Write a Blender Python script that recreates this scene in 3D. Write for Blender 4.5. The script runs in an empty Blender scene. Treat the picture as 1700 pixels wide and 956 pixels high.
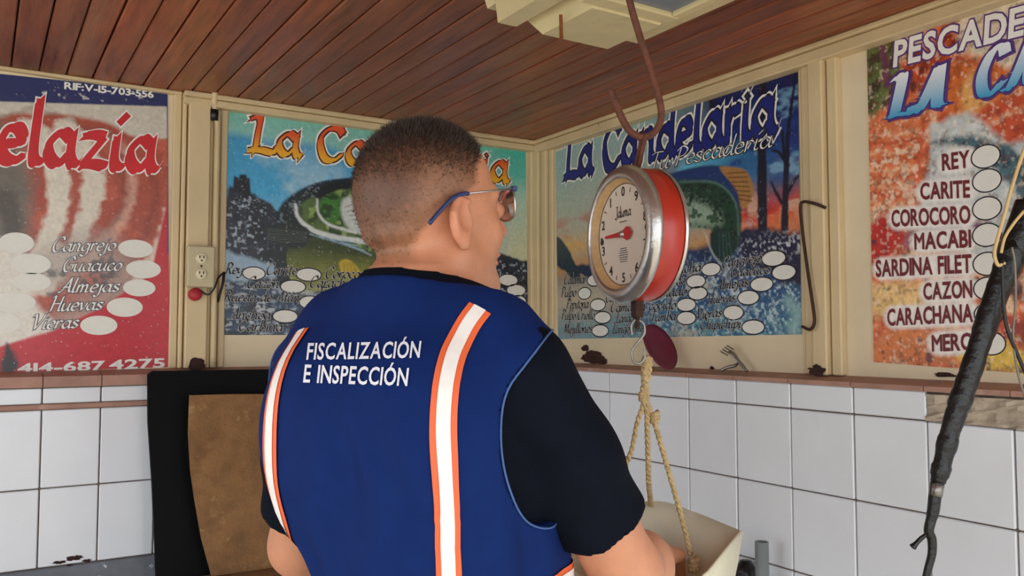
import bpy, math, random
import numpy as np
from mathutils import Vector
from mathutils.bvhtree import BVHTree
random.seed(7); RNG = np.random.default_rng(7)
S = bpy.context.scene; COL = S.collection

# ------------------------------------------------------------------ camera
FPX = 1410.0; PITCH = math.atan(77 / FPX); YAW = math.radians(32.1)
CAM = np.array([0, 0, 1.45])
cd = bpy.data.cameras.new('camera'); co = bpy.data.objects.new('camera', cd); COL.objects.link(co)
cd.sensor_fit = 'HORIZONTAL'; cd.sensor_width = 36; cd.lens = FPX / 1700 * 36; cd.clip_start = .02
co.location = CAM; co.rotation_euler = (math.pi / 2 + PITCH, 0, -YAW); S.camera = co
# ------------------------------------------------------------------ sky, sun, exposure
w = bpy.data.worlds.new('sky'); S.world = w; w.use_nodes = True
bg = w.node_tree.nodes['Background']; bg.inputs[0].default_value = (.86, .94, 1.0, 1); bg.inputs[1].default_value = 1.9
sd = bpy.data.lights.new('sun', 'SUN'); sd.energy = 3.5; sd.angle = math.radians(3); sd.color = (1, .93, .82)
so = bpy.data.objects.new('sun', sd); COL.objects.link(so); so.location = (-3, -4, 6)
so.rotation_euler = Vector((.25, .62, -1.0)).to_track_quat('-Z', 'Y').to_euler()
vs = S.view_settings; vs.view_transform = 'Standard'; vs.look = 'None'; vs.gamma = 1; vs.use_curve_mapping = False
vs.exposure = 0.45

# ------------------------------------------------------------------ geometry of the place
_s, _c, _sp, _cp = math.sin(YAW), math.cos(YAW), math.sin(PITCH), math.cos(PITCH)
F3 = np.array([_s * _cp, _c * _cp, _sp]); R3 = np.array([_c, -_s, 0]); U3 = np.array([-_s * _sp, -_c * _sp, _cp])
FH = np.array([_s, _c, 0])
XB, YA, ZC, ZS = 1.614, 2.409, 2.105, 1.360       # right wall, left wall, ceiling, sill
def ray(px, py): return F3 + R3 * (px - 850) / FPX + U3 * (478 - py) / FPX
def at(px, py, Z): return CAM + ray(px, py) * Z
def onA(px, py, o=0): q = ray(px, py); return CAM + q * (YA - o) / q[1]
def onB(px, py, o=0): q = ray(px, py); return CAM + q * (XB - o) / q[0]
def lin(c):
    c = np.asarray(c, float) / 255
    return np.where(c <= .04045, c / 12.92, ((c + .055) / 1.055) ** 2.4)

# ------------------------------------------------------------------ materials
def mat(name, col, rough=.55, metal=0, var=.15, scale=12, bump=0, bscale=None, stretch=(1, 1, 1), rnd=0,
        spots=None, attr=None, coat=0, trans=0, alpha=1, sheen=0, sss=0, spec=.5):
    m = bpy.data.materials.new(name); m.use_nodes = True; nt = m.node_tree; N = nt.nodes; L = nt.links
    b = N['Principled BSDF']; b.inputs['Roughness'].default_value = rough; b.inputs['Metallic'].default_value = metal
    b.inputs['Specular IOR Level'].default_value = spec
    if coat: b.inputs['Coat Weight'].default_value = coat; b.inputs['Coat Roughness'].default_value = .15
    if trans: b.inputs['Transmission Weight'].default_value = trans
    if sheen: b.inputs['Sheen Weight'].default_value = sheen
    if sss:
        b.inputs['Subsurface Weight'].default_value = sss; b.inputs['Subsurface Scale'].default_value = .006
    tc = N.new('ShaderNodeTexCoord'); mp = N.new('ShaderNodeMapping'); mp.inputs['Scale'].default_value = stretch
    L.new(tc.outputs['Object'], mp.inputs[0]); vec = mp.outputs[0]
    if rnd:
        oi = N.new('ShaderNodeObjectInfo'); va = N.new('ShaderNodeVectorMath'); va.operation = 'ADD'
        sc = N.new('ShaderNodeVectorMath'); sc.operation = 'SCALE'; sc.inputs['Scale'].default_value = 37
        L.new(oi.outputs['Random'], sc.inputs[0]); L.new(vec, va.inputs[0]); L.new(sc.outputs[0], va.inputs[1]); vec = va.outputs[0]
    nz = N.new('ShaderNodeTexNoise'); nz.inputs['Scale'].default_value = scale; nz.inputs['Detail'].default_value = 6
    nz.inputs['Roughness'].default_value = .62
    L.new(vec, nz.inputs['Vector'])
    mr = N.new('ShaderNodeMapRange'); mr.inputs[1].default_value = .3; mr.inputs[2].default_value = .7
    mr.inputs[3].default_value = 1 - var; mr.inputs[4].default_value = 1 + var; L.new(nz.outputs['Fac'], mr.inputs[0])
    mul = N.new('ShaderNodeVectorMath'); mul.operation = 'SCALE'; L.new(mr.outputs[0], mul.inputs['Scale'])
    if attr:
        at_ = N.new('ShaderNodeAttribute'); at_.attribute_name = attr; L.new(at_.outputs['Color'], mul.inputs[0])
    else:
        mul.inputs[0].default_value = tuple(lin(col))
    out = mul.outputs[0]
    if rnd:
        m2 = N.new('ShaderNodeMapRange'); m2.inputs[3].default_value = 1 - rnd; m2.inputs[4].default_value = 1 + rnd
        L.new(oi.outputs['Random'], m2.inputs[0]); mu = N.new('ShaderNodeVectorMath'); mu.operation = 'SCALE'
        L.new(out, mu.inputs[0]); L.new(m2.outputs[0], mu.inputs['Scale']); out = mu.outputs[0]
    for sp in (spots or []):                                   # (colour, scale, threshold, softness)
        n2 = N.new('ShaderNodeTexNoise'); n2.inputs['Scale'].default_value = sp[1]; n2.inputs['Detail'].default_value = 8
        n2.inputs['Roughness'].default_value = .65
        L.new(vec, n2.inputs['Vector']); r2 = N.new('ShaderNodeMapRange'); r2.inputs[1].default_value = sp[2]
        r2.inputs[2].default_value = sp[2] + sp[3]; L.new(n2.outputs['Fac'], r2.inputs[0])
        mx = N.new('ShaderNodeMix'); mx.data_type = 'RGBA'; L.new(r2.outputs[0], mx.inputs[0]); L.new(out, mx.inputs[6])
        mx.inputs[7].default_value = (*lin(sp[0]), 1); out = mx.outputs[2]
    L.new(out, b.inputs['Base Color'])
    if bump:
        n3 = N.new('ShaderNodeTexNoise'); n3.inputs['Scale'].default_value = bscale or scale * 4; n3.inputs['Detail'].default_value = 5
        L.new(vec, n3.inputs['Vector']); bp = N.new('ShaderNodeBump'); bp.inputs['Strength'].default_value = bump
        bp.inputs['Distance'].default_value = .004; L.new(n3.outputs['Fac'], bp.inputs['Height']); L.new(bp.outputs[0], b.inputs['Normal'])
    return m
MT = dict(
    ground=mat('concrete ground', (175, 165, 150), .85, var=.15, scale=3, bump=.4),
    wood=mat('varnished brown ceiling board', (136, 74, 44), .42, var=.42, scale=9, stretch=(6, .55, 2), rnd=.24, bump=.18, bscale=30, coat=.12,
             spots=[((164, 112, 78), 1.6, .54, .25), ((48, 30, 24), 6, .64, .16)]),
    roof=mat('dark roof backing', (38, 24, 18), .9),
    cream=mat('cream gloss paint over wood', (214, 192, 150), .45, var=.12, scale=7, bump=.35, bscale=22, stretch=(1, 1, .45),
              spots=[((176, 152, 118), 9, .6, .14), ((92, 66, 48), 26, .71, .03)]),
    cream2=mat('cream painted wall board', (224, 207, 174), .5, var=.08, scale=4, bump=.2, bscale=14,
               spots=[((190, 168, 138), 5, .62, .2), ((110, 82, 62), 34, .74, .03)]),
    chip=mat('peeling dark rust', (58, 34, 28), .9, var=.5, scale=60, bump=.8, bscale=120),
    tile=mat('white glazed tile', (226, 229, 235), .16, var=.03, scale=6, rnd=.025, spots=[((120, 112, 104), 46, .745, .03), ((204, 200, 194), 4, .62, .3)]),
    grout=mat('dirty grout', (112, 98, 88), .95, var=.3, scale=60, bump=.4),
    sill=mat('terracotta sill tile', (166, 126, 110), .6, var=.18, scale=14, rnd=.08, bump=.3, spots=[((196, 166, 148), 11, .6, .15), ((90, 60, 50), 30, .68, .08)]),
    mortar=mat('rough mortar', (178, 164, 146), .95, var=.25, scale=22, bump=1, bscale=60, spots=[((120, 84, 66), 12, .6, .1)]),
    counter=mat('grey painted concrete', (104, 108, 116), .6, var=.2, scale=10, bump=.5, spots=[((214, 216, 220), 24, .6, .04)]),
    black=mat('black stained board', (3, 3, 5), .6, spec=.15, var=.4, scale=14, bump=.2),
    fibre=mat('brown fibreboard', (138, 100, 62), .85, var=.3, scale=16, bump=.6, bscale=160, stretch=(1, 1, 1),
              spots=[((92, 56, 30), 7, .56, .2), ((172, 138, 94), 22, .6, .12)]),
    rust=mat('rusty iron', (112, 68, 52), .75, metal=.25, var=.35, scale=60, bump=.6, spots=[((70, 48, 42), 30, .55, .1)]),
    streak=mat('orange rust stain', (160, 92, 44), .7, var=.3, scale=40),
    darkrust=mat('dark rusty wire', (66, 44, 36), .7, metal=.3, var=.4, scale=80, bump=.5),
    fix=mat('yellowed lamp housing', (212, 196, 150), .5, var=.1, scale=9, spots=[((176, 160, 116), 6, .56, .2), ((120, 100, 72), 20, .72, .06)]),
    lens=mat('grey lamp lens', (120, 128, 138), .25, var=.1),
    red=mat('red enamel', (176, 44, 28), .35, var=.15, scale=16, coat=.3, spots=[((226, 120, 92), 50, .7, .05)]),
    chrome=mat('worn chrome', (196, 194, 190), .28, metal=.9, var=.12, scale=30, bump=.15, spots=[((120, 100, 84), 40, .68, .06)]),
    dial=mat('ivory dial face', (222, 208, 190), .45, var=.05, scale=8),
    ink=mat('dark print', (40, 34, 36), .6),
    dialred=mat('dial red', (188, 34, 36), .5),
    tan=mat('aged inner lip', (204, 166, 118), .5, var=.2, scale=40),
    plum=mat('plum plastic', (112, 26, 56), .38, var=.12, scale=20),
    rope=mat('natural twisted rope', (206, 180, 132), .9, var=.25, scale=120, bump=.9, bscale=300, spots=[((150, 104, 60), 40, .6, .1)]),
    pan=mat('cream plastic pan', (226, 220, 194), .42, var=.07, scale=9, sss=.1, spots=[((188, 166, 116), 8, .6, .2)]),
    steel=mat('dull steel', (150, 146, 140), .4, metal=.8, var=.2, scale=60),
    tape=mat('black electrical tape', (14, 13, 15), .32, var=.4, scale=50, bump=.7, bscale=90),
    wire_y=mat('yellowed wire', (206, 176, 122), .5), wire_g=mat('grey wire', (120, 112, 100), .5), wire_b=mat('black wire', (26, 24, 24), .5),
    pvc=mat('grey pvc', (134, 142, 142), .5, var=.1),
    box=mat('ivory outlet plate', (196, 182, 146), .45, var=.08, spots=[((150, 124, 92), 30, .66, .08)]),
    outlet=mat('ivory socket', (224, 214, 180), .4),
    slot=mat('dark slot', (40, 28, 24), .7), redcap=mat('red rubber', (176, 40, 52), .5),
    print=mat('printed vinyl', (0, 0, 0), .34, var=.07, scale=70, attr='Col', coat=.08),
    backing=mat('poster board', (220, 214, 200), .6),
    skin=mat('skin', (0, 0, 0), .5, var=.06, scale=50, attr='Col', bump=.12, bscale=260, sss=.12),
    hair=mat('short dark hair', (58, 42, 34), .55, var=.4, scale=200),
    vest=mat('royal blue cotton twill', (14, 38, 94), .8, var=.08, scale=40, bump=.15, bscale=700, spec=.12),
    shirt=mat('dark navy cotton', (13, 17, 28), .9, var=.12, scale=30, bump=.15, bscale=600, spec=.1),
    piping=mat('pale blue piping', (66, 98, 152), .7),
    orange=mat('orange tape', (236, 104, 56), .6, var=.05), silver=mat('reflective silver tape', (244, 238, 232), .45, var=.05, scale=60),
    thread=mat('white embroidery', (232, 232, 240), .7, var=.05, bump=.3, bscale=900),
    trousers=mat('dark trousers', (36, 40, 52), .85), shoe=mat('black shoe', (22, 20, 20), .45), sole=mat('shoe sole', (52, 46, 42), .8),
    glass=mat('spectacle lens', (235, 240, 245), .05, trans=.95, var=0), bluetip=mat('blue temple tip', (40, 52, 98), .35),
    white=mat('white ink', (238, 236, 230), .5, var=.03), oval=mat('price oval', (232, 230, 222), .5, var=.05, scale=30),
    P_red=mat('red ink', (204, 34, 40), .45), P_maroon=mat('maroon ink', (110, 24, 34), .45), P_navy=mat('navy ink', (26, 40, 122), .4),
    P_purple=mat('violet ink', (92, 52, 120), .45), P_brown=mat('brown outline ink', (66, 34, 30), .5), P_black=mat('black ink', (30, 28, 36), .5),
    P_grey=mat('grey ink', (74, 78, 92), .5), P_fade=mat('graded lettering ink', (0, 0, 0), .45, attr='Col', var=.04),
)

# ------------------------------------------------------------------ object helpers
WL = {}
def props(o, label=None, cat=None, group=None, kind=None):
    for k, v in (('label', label), ('category', cat), ('group', group), ('kind', kind)):
        if v: o[k] = v
    return o
def empty(name, loc, label, cat, group=None):
    o = bpy.data.objects.new(name, None); COL.objects.link(o); o.location = loc; o.empty_display_size = .05
    WL[o] = np.array(loc, float); return props(o, label, cat, group)
def obj(name, V, Fc, m, parent=None, smooth=False, col=None):
    V = np.asarray(V, float); lo, hi = V.min(0), V.max(0); org = np.array([(lo[0] + hi[0]) / 2, (lo[1] + hi[1]) / 2, lo[2]])
    me = bpy.data.meshes.new(name); me.from_pydata((V - org).tolist(), [], [tuple(int(i) for i in f) for f in Fc])
    if col is not None:
        a = me.color_attributes.new('Col', 'FLOAT_COLOR', 'POINT'); c4 = np.ones((len(V), 4), np.float32); c4[:, :3] = col
        a.data.foreach_set('color', c4.ravel())
    if smooth: me.polygons.foreach_set('use_smooth', np.ones(len(me.polygons), bool))
    me.materials.append(MT[m] if isinstance(m, str) else m); me.update()
    o = bpy.data.objects.new(name, me); COL.objects.link(o); place(o, org, parent); return o
def place(o, org, parent):
    WL[o] = np.array(org, float)
    if parent: o.parent = parent; o.location = WL[o] - WL[parent]
    else: o.location = org
def twin(src, org, parent, name=None):
    o = src.copy(); COL.objects.link(o); place(o, org, parent)
    return o
def join(*parts):
    V, Fc, n = [], [], 0
    for v, f in parts:
        v = np.asarray(v, float); V.append(v); Fc += [tuple(int(i) + n for i in q) for q in f]; n += len(v)
    return np.concatenate(V), Fc
def box(lo, hi, bev=0):
    lo, hi = np.minimum(lo, hi), np.maximum(lo, hi)
    if not bev:
        V = [(x, y, z) for x in (lo[0], hi[0]) for y in (lo[1], hi[1]) for z in (lo[2], hi[2])]
        return V, [(0, 1, 3, 2), (4, 6, 7, 5), (0, 4, 5, 1), (2, 3, 7, 6), (0, 2, 6, 4), (1, 5, 7, 3)]
    V = []; ids = {}
    for ix in (0, 1):
        for iy in (0, 1):
            for iz in (0, 1):
                c = np.array([(lo, hi)[ix][0], (lo, hi)[iy][1], (lo, hi)[iz][2]]); d = np.array([1 - 2 * ix, 1 - 2 * iy, 1 - 2 * iz]) * bev
                for a in range(3):
                    p = c + d; p[a] = c[a]; ids[ix, iy, iz, a] = len(V); V.append(p)
    Fc = []
    k = lambda q, a: ids[q[0], q[1], q[2], a]
    ctr = (np.array(lo) + hi) / 2
    def add(f):
        P = [V[i] for i in f]; n = np.cross(P[1] - P[0], P[2] - P[0])
        if np.dot(n, sum(P) / len(P) - ctr) < 0: f = f[::-1]
        Fc.append(tuple(f))
    for a in range(3):
        b, c = (a + 1) % 3, (a + 2) % 3
        for s in (0, 1):
            q = []
            for (i, j) in ((0, 0), (1, 0), (1, 1), (0, 1)):
                t = [0, 0, 0]; t[a] = s; t[b] = i; t[c] = j; q.append(k(t, a))
            add(q)
        for i in (0, 1):
            for j in (0, 1):
                t0 = [0, 0, 0]; t0[b] = i; t0[c] = j; t1 = list(t0); t1[a] = 1
                add([k(t0, b), k(t1, b), k(t1, c), k(t0, c)])
    for ix in (0, 1):
        for iy in (0, 1):
            for iz in (0, 1): add([k((ix, iy, iz), a) for a in range(3)])
    return V, Fc
def smooth_path(P, n=6, closed=False):
    P = np.asarray(P, float); out = []; m = len(P)
    rng = range(m) if closed else range(m - 1)
    for i in rng:
        if closed: p0, p1, p2, p3 = P[(i - 1) % m], P[i], P[(i + 1) % m], P[(i + 2) % m]
        else:
            p1, p2 = P[i], P[i + 1]; p0 = P[i - 1] if i else 2 * p1 - p2; p3 = P[i + 2] if i + 2 < m else 2 * p2 - p1
        for t in np.arange(n) / n:
            out.append(.5 * (2 * p1 + (p2 - p0) * t + (2 * p0 - 5 * p1 + 4 * p2 - p3) * t * t + (3 * p1 - p0 - 3 * p2 + p3) * t ** 3))
    if not closed: out.append(P[-1])
    return np.array(out)
def tube(P, r, n=10, closed=False, sq=1):
    P = np.asarray(P, float); m = len(P); r = np.broadcast_to(r, m)
    T = np.roll(P, -1, 0) - np.roll(P, 1, 0) if closed else np.gradient(P, axis=0)
    T /= np.linalg.norm(T, axis=1)[:, None] + 1e-12
    a = np.array([0, 0, 1.0]) if abs(T[0][2]) < .9 else np.array([1.0, 0, 0]); N = np.cross(T[0], a); N /= np.linalg.norm(N); V = []
    for i in range(m):
        N = N - T[i] * np.dot(N, T[i]); N /= np.linalg.norm(N) + 1e-12; B = np.cross(T[i], N)
        for k in range(n):
            t = 2 * math.pi * k / n; V.append(P[i] + r[i] * (N * math.cos(t) + B * math.sin(t) * sq))
    Fc = []
    for i in range(m if closed else m - 1):
        j = (i + 1) % m
        for k in range(n): k2 = (k + 1) % n; Fc.append((i * n + k, i * n + k2, j * n + k2, j * n + k))
    if not closed: Fc.append(tuple(range(n))[::-1]); Fc.append(tuple((m - 1) * n + k for k in range(n)))
    return np.array(V), Fc
def lathe(prof, n, O, ax, up=None):
    """prof: (radius, height along ax)"""
    ax = np.asarray(ax, float); ax /= np.linalg.norm(ax); up = np.array([0, 0, 1.0]) if up is None else up
    e2 = up - ax * np.dot(up, ax); e2 /= np.linalg.norm(e2); e1 = np.cross(e2, ax); V = []
    for r, h in prof:
        for k in range(n):
            t = 2 * math.pi * k / n; V.append(O + ax * h + r * (e1 * math.cos(t) + e2 * math.sin(t)))
    Fc = []
    for i in range(len(prof) - 1):
        for k in range(n): k2 = (k + 1) % n; Fc.append((i * n + k, i * n + k2, (i + 1) * n + k2, (i + 1) * n + k))
    return np.array(V), Fc
def disc(O, ax, r, n=40, up=None, sx=1, sy=1):
    ax = np.asarray(ax, float); ax /= np.linalg.norm(ax); up = np.array([0, 0, 1.0]) if up is None else up
    e2 = up - ax * np.dot(up, ax); e2 /= np.linalg.norm(e2); e1 = np.cross(e2, ax)
    V = [O + r * (e1 * math.cos(2 * math.pi * k / n) * sx + e2 * math.sin(2 * math.pi * k / n) * sy) for k in range(n)]
    return V, [tuple(range(n))]
def slab(poly, d):
    """polygon (n,3) extruded by vector d"""
    P = np.asarray(poly, float); n = len(P); V = np.concatenate([P, P + d])
    return V, [tuple(range(n))[::-1], tuple(range(n, 2 * n))] + [(k, (k + 1) % n, n + (k + 1) % n, n + k) for k in range(n)]

# ------------------------------------------------------------------ the setting
Y0, X0 = -.75, -1.7                                            # open sides of the kiosk
fl = obj('floor', *box((-9, -9, -.1), (XB + .2, YA + .2, 0)), 'ground'); props(fl, 'pale concrete floor of the market stall', kind='structure')
ce = obj('ceiling', *box((X0, Y0, ZC + .018), (XB + .06, YA + .06, ZC + .08)), 'roof'); props(ce, 'varnished brown tongue and groove board ceiling', kind='structure')
pw = .0602; src = None; x = XB - pw / 2
while x > X0:
    if src is None: src = obj('plank', *box((x - pw / 2 + .0016, Y0, ZC), (x + pw / 2 - .0016, YA, ZC + .018), .003), 'wood', ce)
    else: twin(src, (x, (Y0 + YA) / 2, ZC + random.uniform(-.0012, .0012)), ce)
    x -= pw
wa = obj('wall_left', *box((X0, YA, 0), (XB + .06, YA + .06, ZC + .02)), 'cream2'); props(wa, 'cream painted upper wall above a white tiled base', kind='structure')
wb = obj('wall_right', *box((XB, Y0, 0), (XB + .06, YA, ZC + .02)), 'cream2'); props(wb, 'cream painted side wall above a white tiled base', kind='structure')
TO = .056                                                      # how far the tiled base stands proud
obj('tiled_base', *box((X0, YA - TO + .006, 0), (XB, YA, ZS - .03)), 'grout', wa)
obj('tiled_base', *box((XB - TO + .006, Y0, 0), (XB, YA - TO, ZS - .02)), 'grout', wb)
def tiles(wall, axis, edges, rows, off, skip=()):
    cache = {}
    for i in range(len(edges) - 1):
        for j in range(len(rows)):
            if (i, j) in skip: continue
            a, b = sorted((edges[i], edges[i + 1])); z1, z0 = rows[j]; g = .0016
            key = (round(b - a, 4), j); pr = random.uniform(-.0008, .0008)
            if axis == 0: lo, hi = (a + g, off, z0 + g), (b - g, off + .009, z1 - g)
            else: lo, hi = (off, a + g, z0 + g), (off + .009, b - g, z1 - g)
            if key in cache:
                ctr = ((lo[0] + hi[0]) / 2, (lo[1] + hi[1]) / 2 , lo[2]); c = list(ctr); c[1 - axis] += pr
                twin(cache[key], c, wall)
            else: cache[key] = obj('tile', *box(lo, hi, .0022), 'tile', wall)
# left wall: rows (short row, then 19 cm rows); columns 13 cm
ea = [.135 + .129 * k for k in range(-14, 12)] 
ea = [e for e in ea if e < XB - TO] + [XB - TO]
tiles(wa, 0, ea, [(1.321, 1.281), (1.268, 1.079), (1.079, .890), (.70, .51), (.51, .32), (.32, .13)], YA - TO)
obj('wood_strip', *box((X0, YA - TO - .001, 1.268), (XB - TO, YA - TO + .008, 1.281), .002), 'sill', wa)
eb = [YA - TO, 2.116] + [1.953 - .163 * k for k in range(0, 17)]
tiles(wb, 1, eb, [(1.341, 1.283), (1.283, 1.105), (1.105, .922), (.922, .74), (.74, .557), (.557, .374), (.374, .191)], XB - TO,
      skip={(k, 0) for k in range(8, 12)})
# sill tiles
def sill(wall, axis, edges, off, drop, th):
    cache = {}
    for i in range(len(edges) - 1):
        a, b = sorted((edges[i], edges[i + 1])); a += .001; b -= .001
        prof = [(0, ZS), (-off, ZS - drop), (-off, ZS - drop - th), (0, ZS - drop - th)]
        if axis == 0: P0 = [(a, YA + u, z) for u, z in prof]; d = (b - a, 0, 0)
        else: P0 = [(XB + u, a, z) for u, z in prof]; d = (0, b - a, 0)
        k = round(b - a, 4)
        V, Fc = slab(P0, np.array(d))
        if axis == 1: Fc = [f[::-1] for f in Fc]
        if k in cache: lo, hi = V.min(0), V.max(0); twin(cache[k], ((lo[0] + hi[0]) / 2, (lo[1] + hi[1]) / 2, lo[2]), wall)
        else: cache[k] = obj('sill_tile', V, Fc, 'sill', wall)
sill(wa, 0, ea, .066, .012, .026)
sill(wb, 1, [e for e in eb if e < YA - .06] and ([YA - .068] + eb[1:]), .064, .010, .010)
# broken stretch of the right wall's short row: rough mortar
bx0, bx1 = eb[12], eb[8]
n1, n2 = 34, 8; G = []
for i in range(n1 + 1):
    for j in range(n2 + 1):
        yy = bx1 + (bx0 - bx1) * i / n1; zz = 1.283 + (1.335 - 1.283) * j / n2
        G.append((XB - TO + .006 - .006 * RNG.random() - .004 * (j in (0, n2)) - .008 * (.5 + .5 * math.sin(i * .9 + j)) * (RNG.random() < .55), yy, zz))
obj('broken_mortar', G, [(i * (n2 + 1) + j, (i + 1) * (n2 + 1) + j, (i + 1) * (n2 + 1) + j + 1, i * (n2 + 1) + j + 1) for i in range(n1) for j in range(n2)], 'mortar', wb)
# battens and trims (painted wood)
tn = [0]
def batten(wall, p0, p1, py, th, z0=ZS, z1=ZC, m='cream'):
    tn[0] += 1
    if wall == 'A': a, b = onA(p0, py)[0], onA(p1, py)[0]; V, Fc = box((a, YA - th, z0), (b, YA + .002, z1), min(.003, th / 3))
    else: a, b = onB(p0, py)[1], onB(p1, py)[1]; V, Fc = box((XB - th, b, z0), (XB + .002, a, z1), min(.003, th / 3))
    o = obj('trim_%d' % tn[0], V, Fc, m); props(o, None, kind='structure'); return o
batten('A', 283, 296, 400, .012); batten('A', 297, 304, 400, .02); batten('A', 306, 342, 400, .034); batten('A', 343, 350, 400, .016)
batten('A', 366, 377, 250, .008)
batten('A', 876, 884, 400, .022); batten('A', 885, 890, 400, .034)
batten('B', 897, 905, 400, .03); batten('B', 906, 914, 400, .02); batten('B', 915, 921, 400, .01)
batten('B', 1334, 1340, 400, .01); batten('B', 1341, 1357, 400, .016); batten('B', 1359, 1383, 400, .03); batten('B', 1385, 1402, 400, .018)
def hbar(wall, z0, z1, th, x0=X0, x1=XB - .01):
    tn[0] += 1
    V, Fc = box((x0, YA - th, z0), (x1, YA + .002, z1), .003) if wall == 'A' else box((XB - th, Y0, z0), (XB + .002, YA - .036, z1), .003)
    props(obj('trim_%d' % tn[0], V, Fc, 'cream'), None, kind='structure')
hbar('A', ZC - .014, ZC, .045, .45); hbar('A', ZC - .009, ZC, .022, X0, .449); hbar('A', ZC - .034, ZC - .015, .038, .45)
hbar('B', ZC - .012, ZC, .045); hbar('B', ZC - .040, ZC - .013, .036)

# ------------------------------------------------------------------ lettering tools
CH = "ABCDEFGHILMNOPRSTVYZÓ0123456789-:E"
def font_cache(off):
    tmp = {}
    for ch in sorted(set(CH)):
        cu = bpy.data.curves.new('t', 'FONT'); cu.body = ch; cu.offset = off; cu.resolution_u = 3; o = bpy.data.objects.new('t', cu); COL.objects.link(o); tmp[ch] = o
    dg = bpy.context.evaluated_depsgraph_get(); dg.update(); out = {}
    for ch, o in tmp.items():
        me = o.evaluated_get(dg).to_mesh(); v = np.array([tuple(q.co)[:2] for q in me.vertices]) if len(me.vertices) else np.zeros((0, 2))
        out[ch] = (v, [tuple(p.vertices) for p in me.polygons]); o.evaluated_get(dg).to_mesh_clear()
    for o in tmp.values(): cu = o.data; bpy.data.objects.remove(o); bpy.data.curves.remove(cu)
    return out
FONT = {k: font_cache(k) for k in (0.0, .018, .03, .075)}
def block(text, off, track=.09):
    """2-D mesh of block capitals, cap height 1, starting at x=0; layout from the regular weight"""
    base = FONT[0.0]; cur = FONT[off]; x = 0; parts = []
    H = base['E'][0][:, 1].max()
    for ch in text:
        if ch == ' ': x += .35; continue
        b0 = base[ch][0]; lo, hi = b0[:, 0].min(), b0[:, 0].max(); v, f = cur[ch]
        if ch == 'M' and off:                                  # heavy M: overlapping shifted copies
            for dx, dy in ((-.8, 0), (.8, 0), (0, .8), (0, -.8)): v0, f0 = base[ch]; parts.append((np.c_[v0[:, 0] - lo + x + dx * off, v0[:, 1] + dy * off, 0 * v0[:, 0] + len(parts) * 1e-5], f0))
            v, f = base[ch]
        parts.append((np.c_[v[:, 0] - lo + x, v[:, 1], 0 * v[:, 0] + len(parts) * 1e-5], f)); x += hi - lo + track
    V, Fc = join(*parts); return V / H, Fc, (x - track) / H
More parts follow.
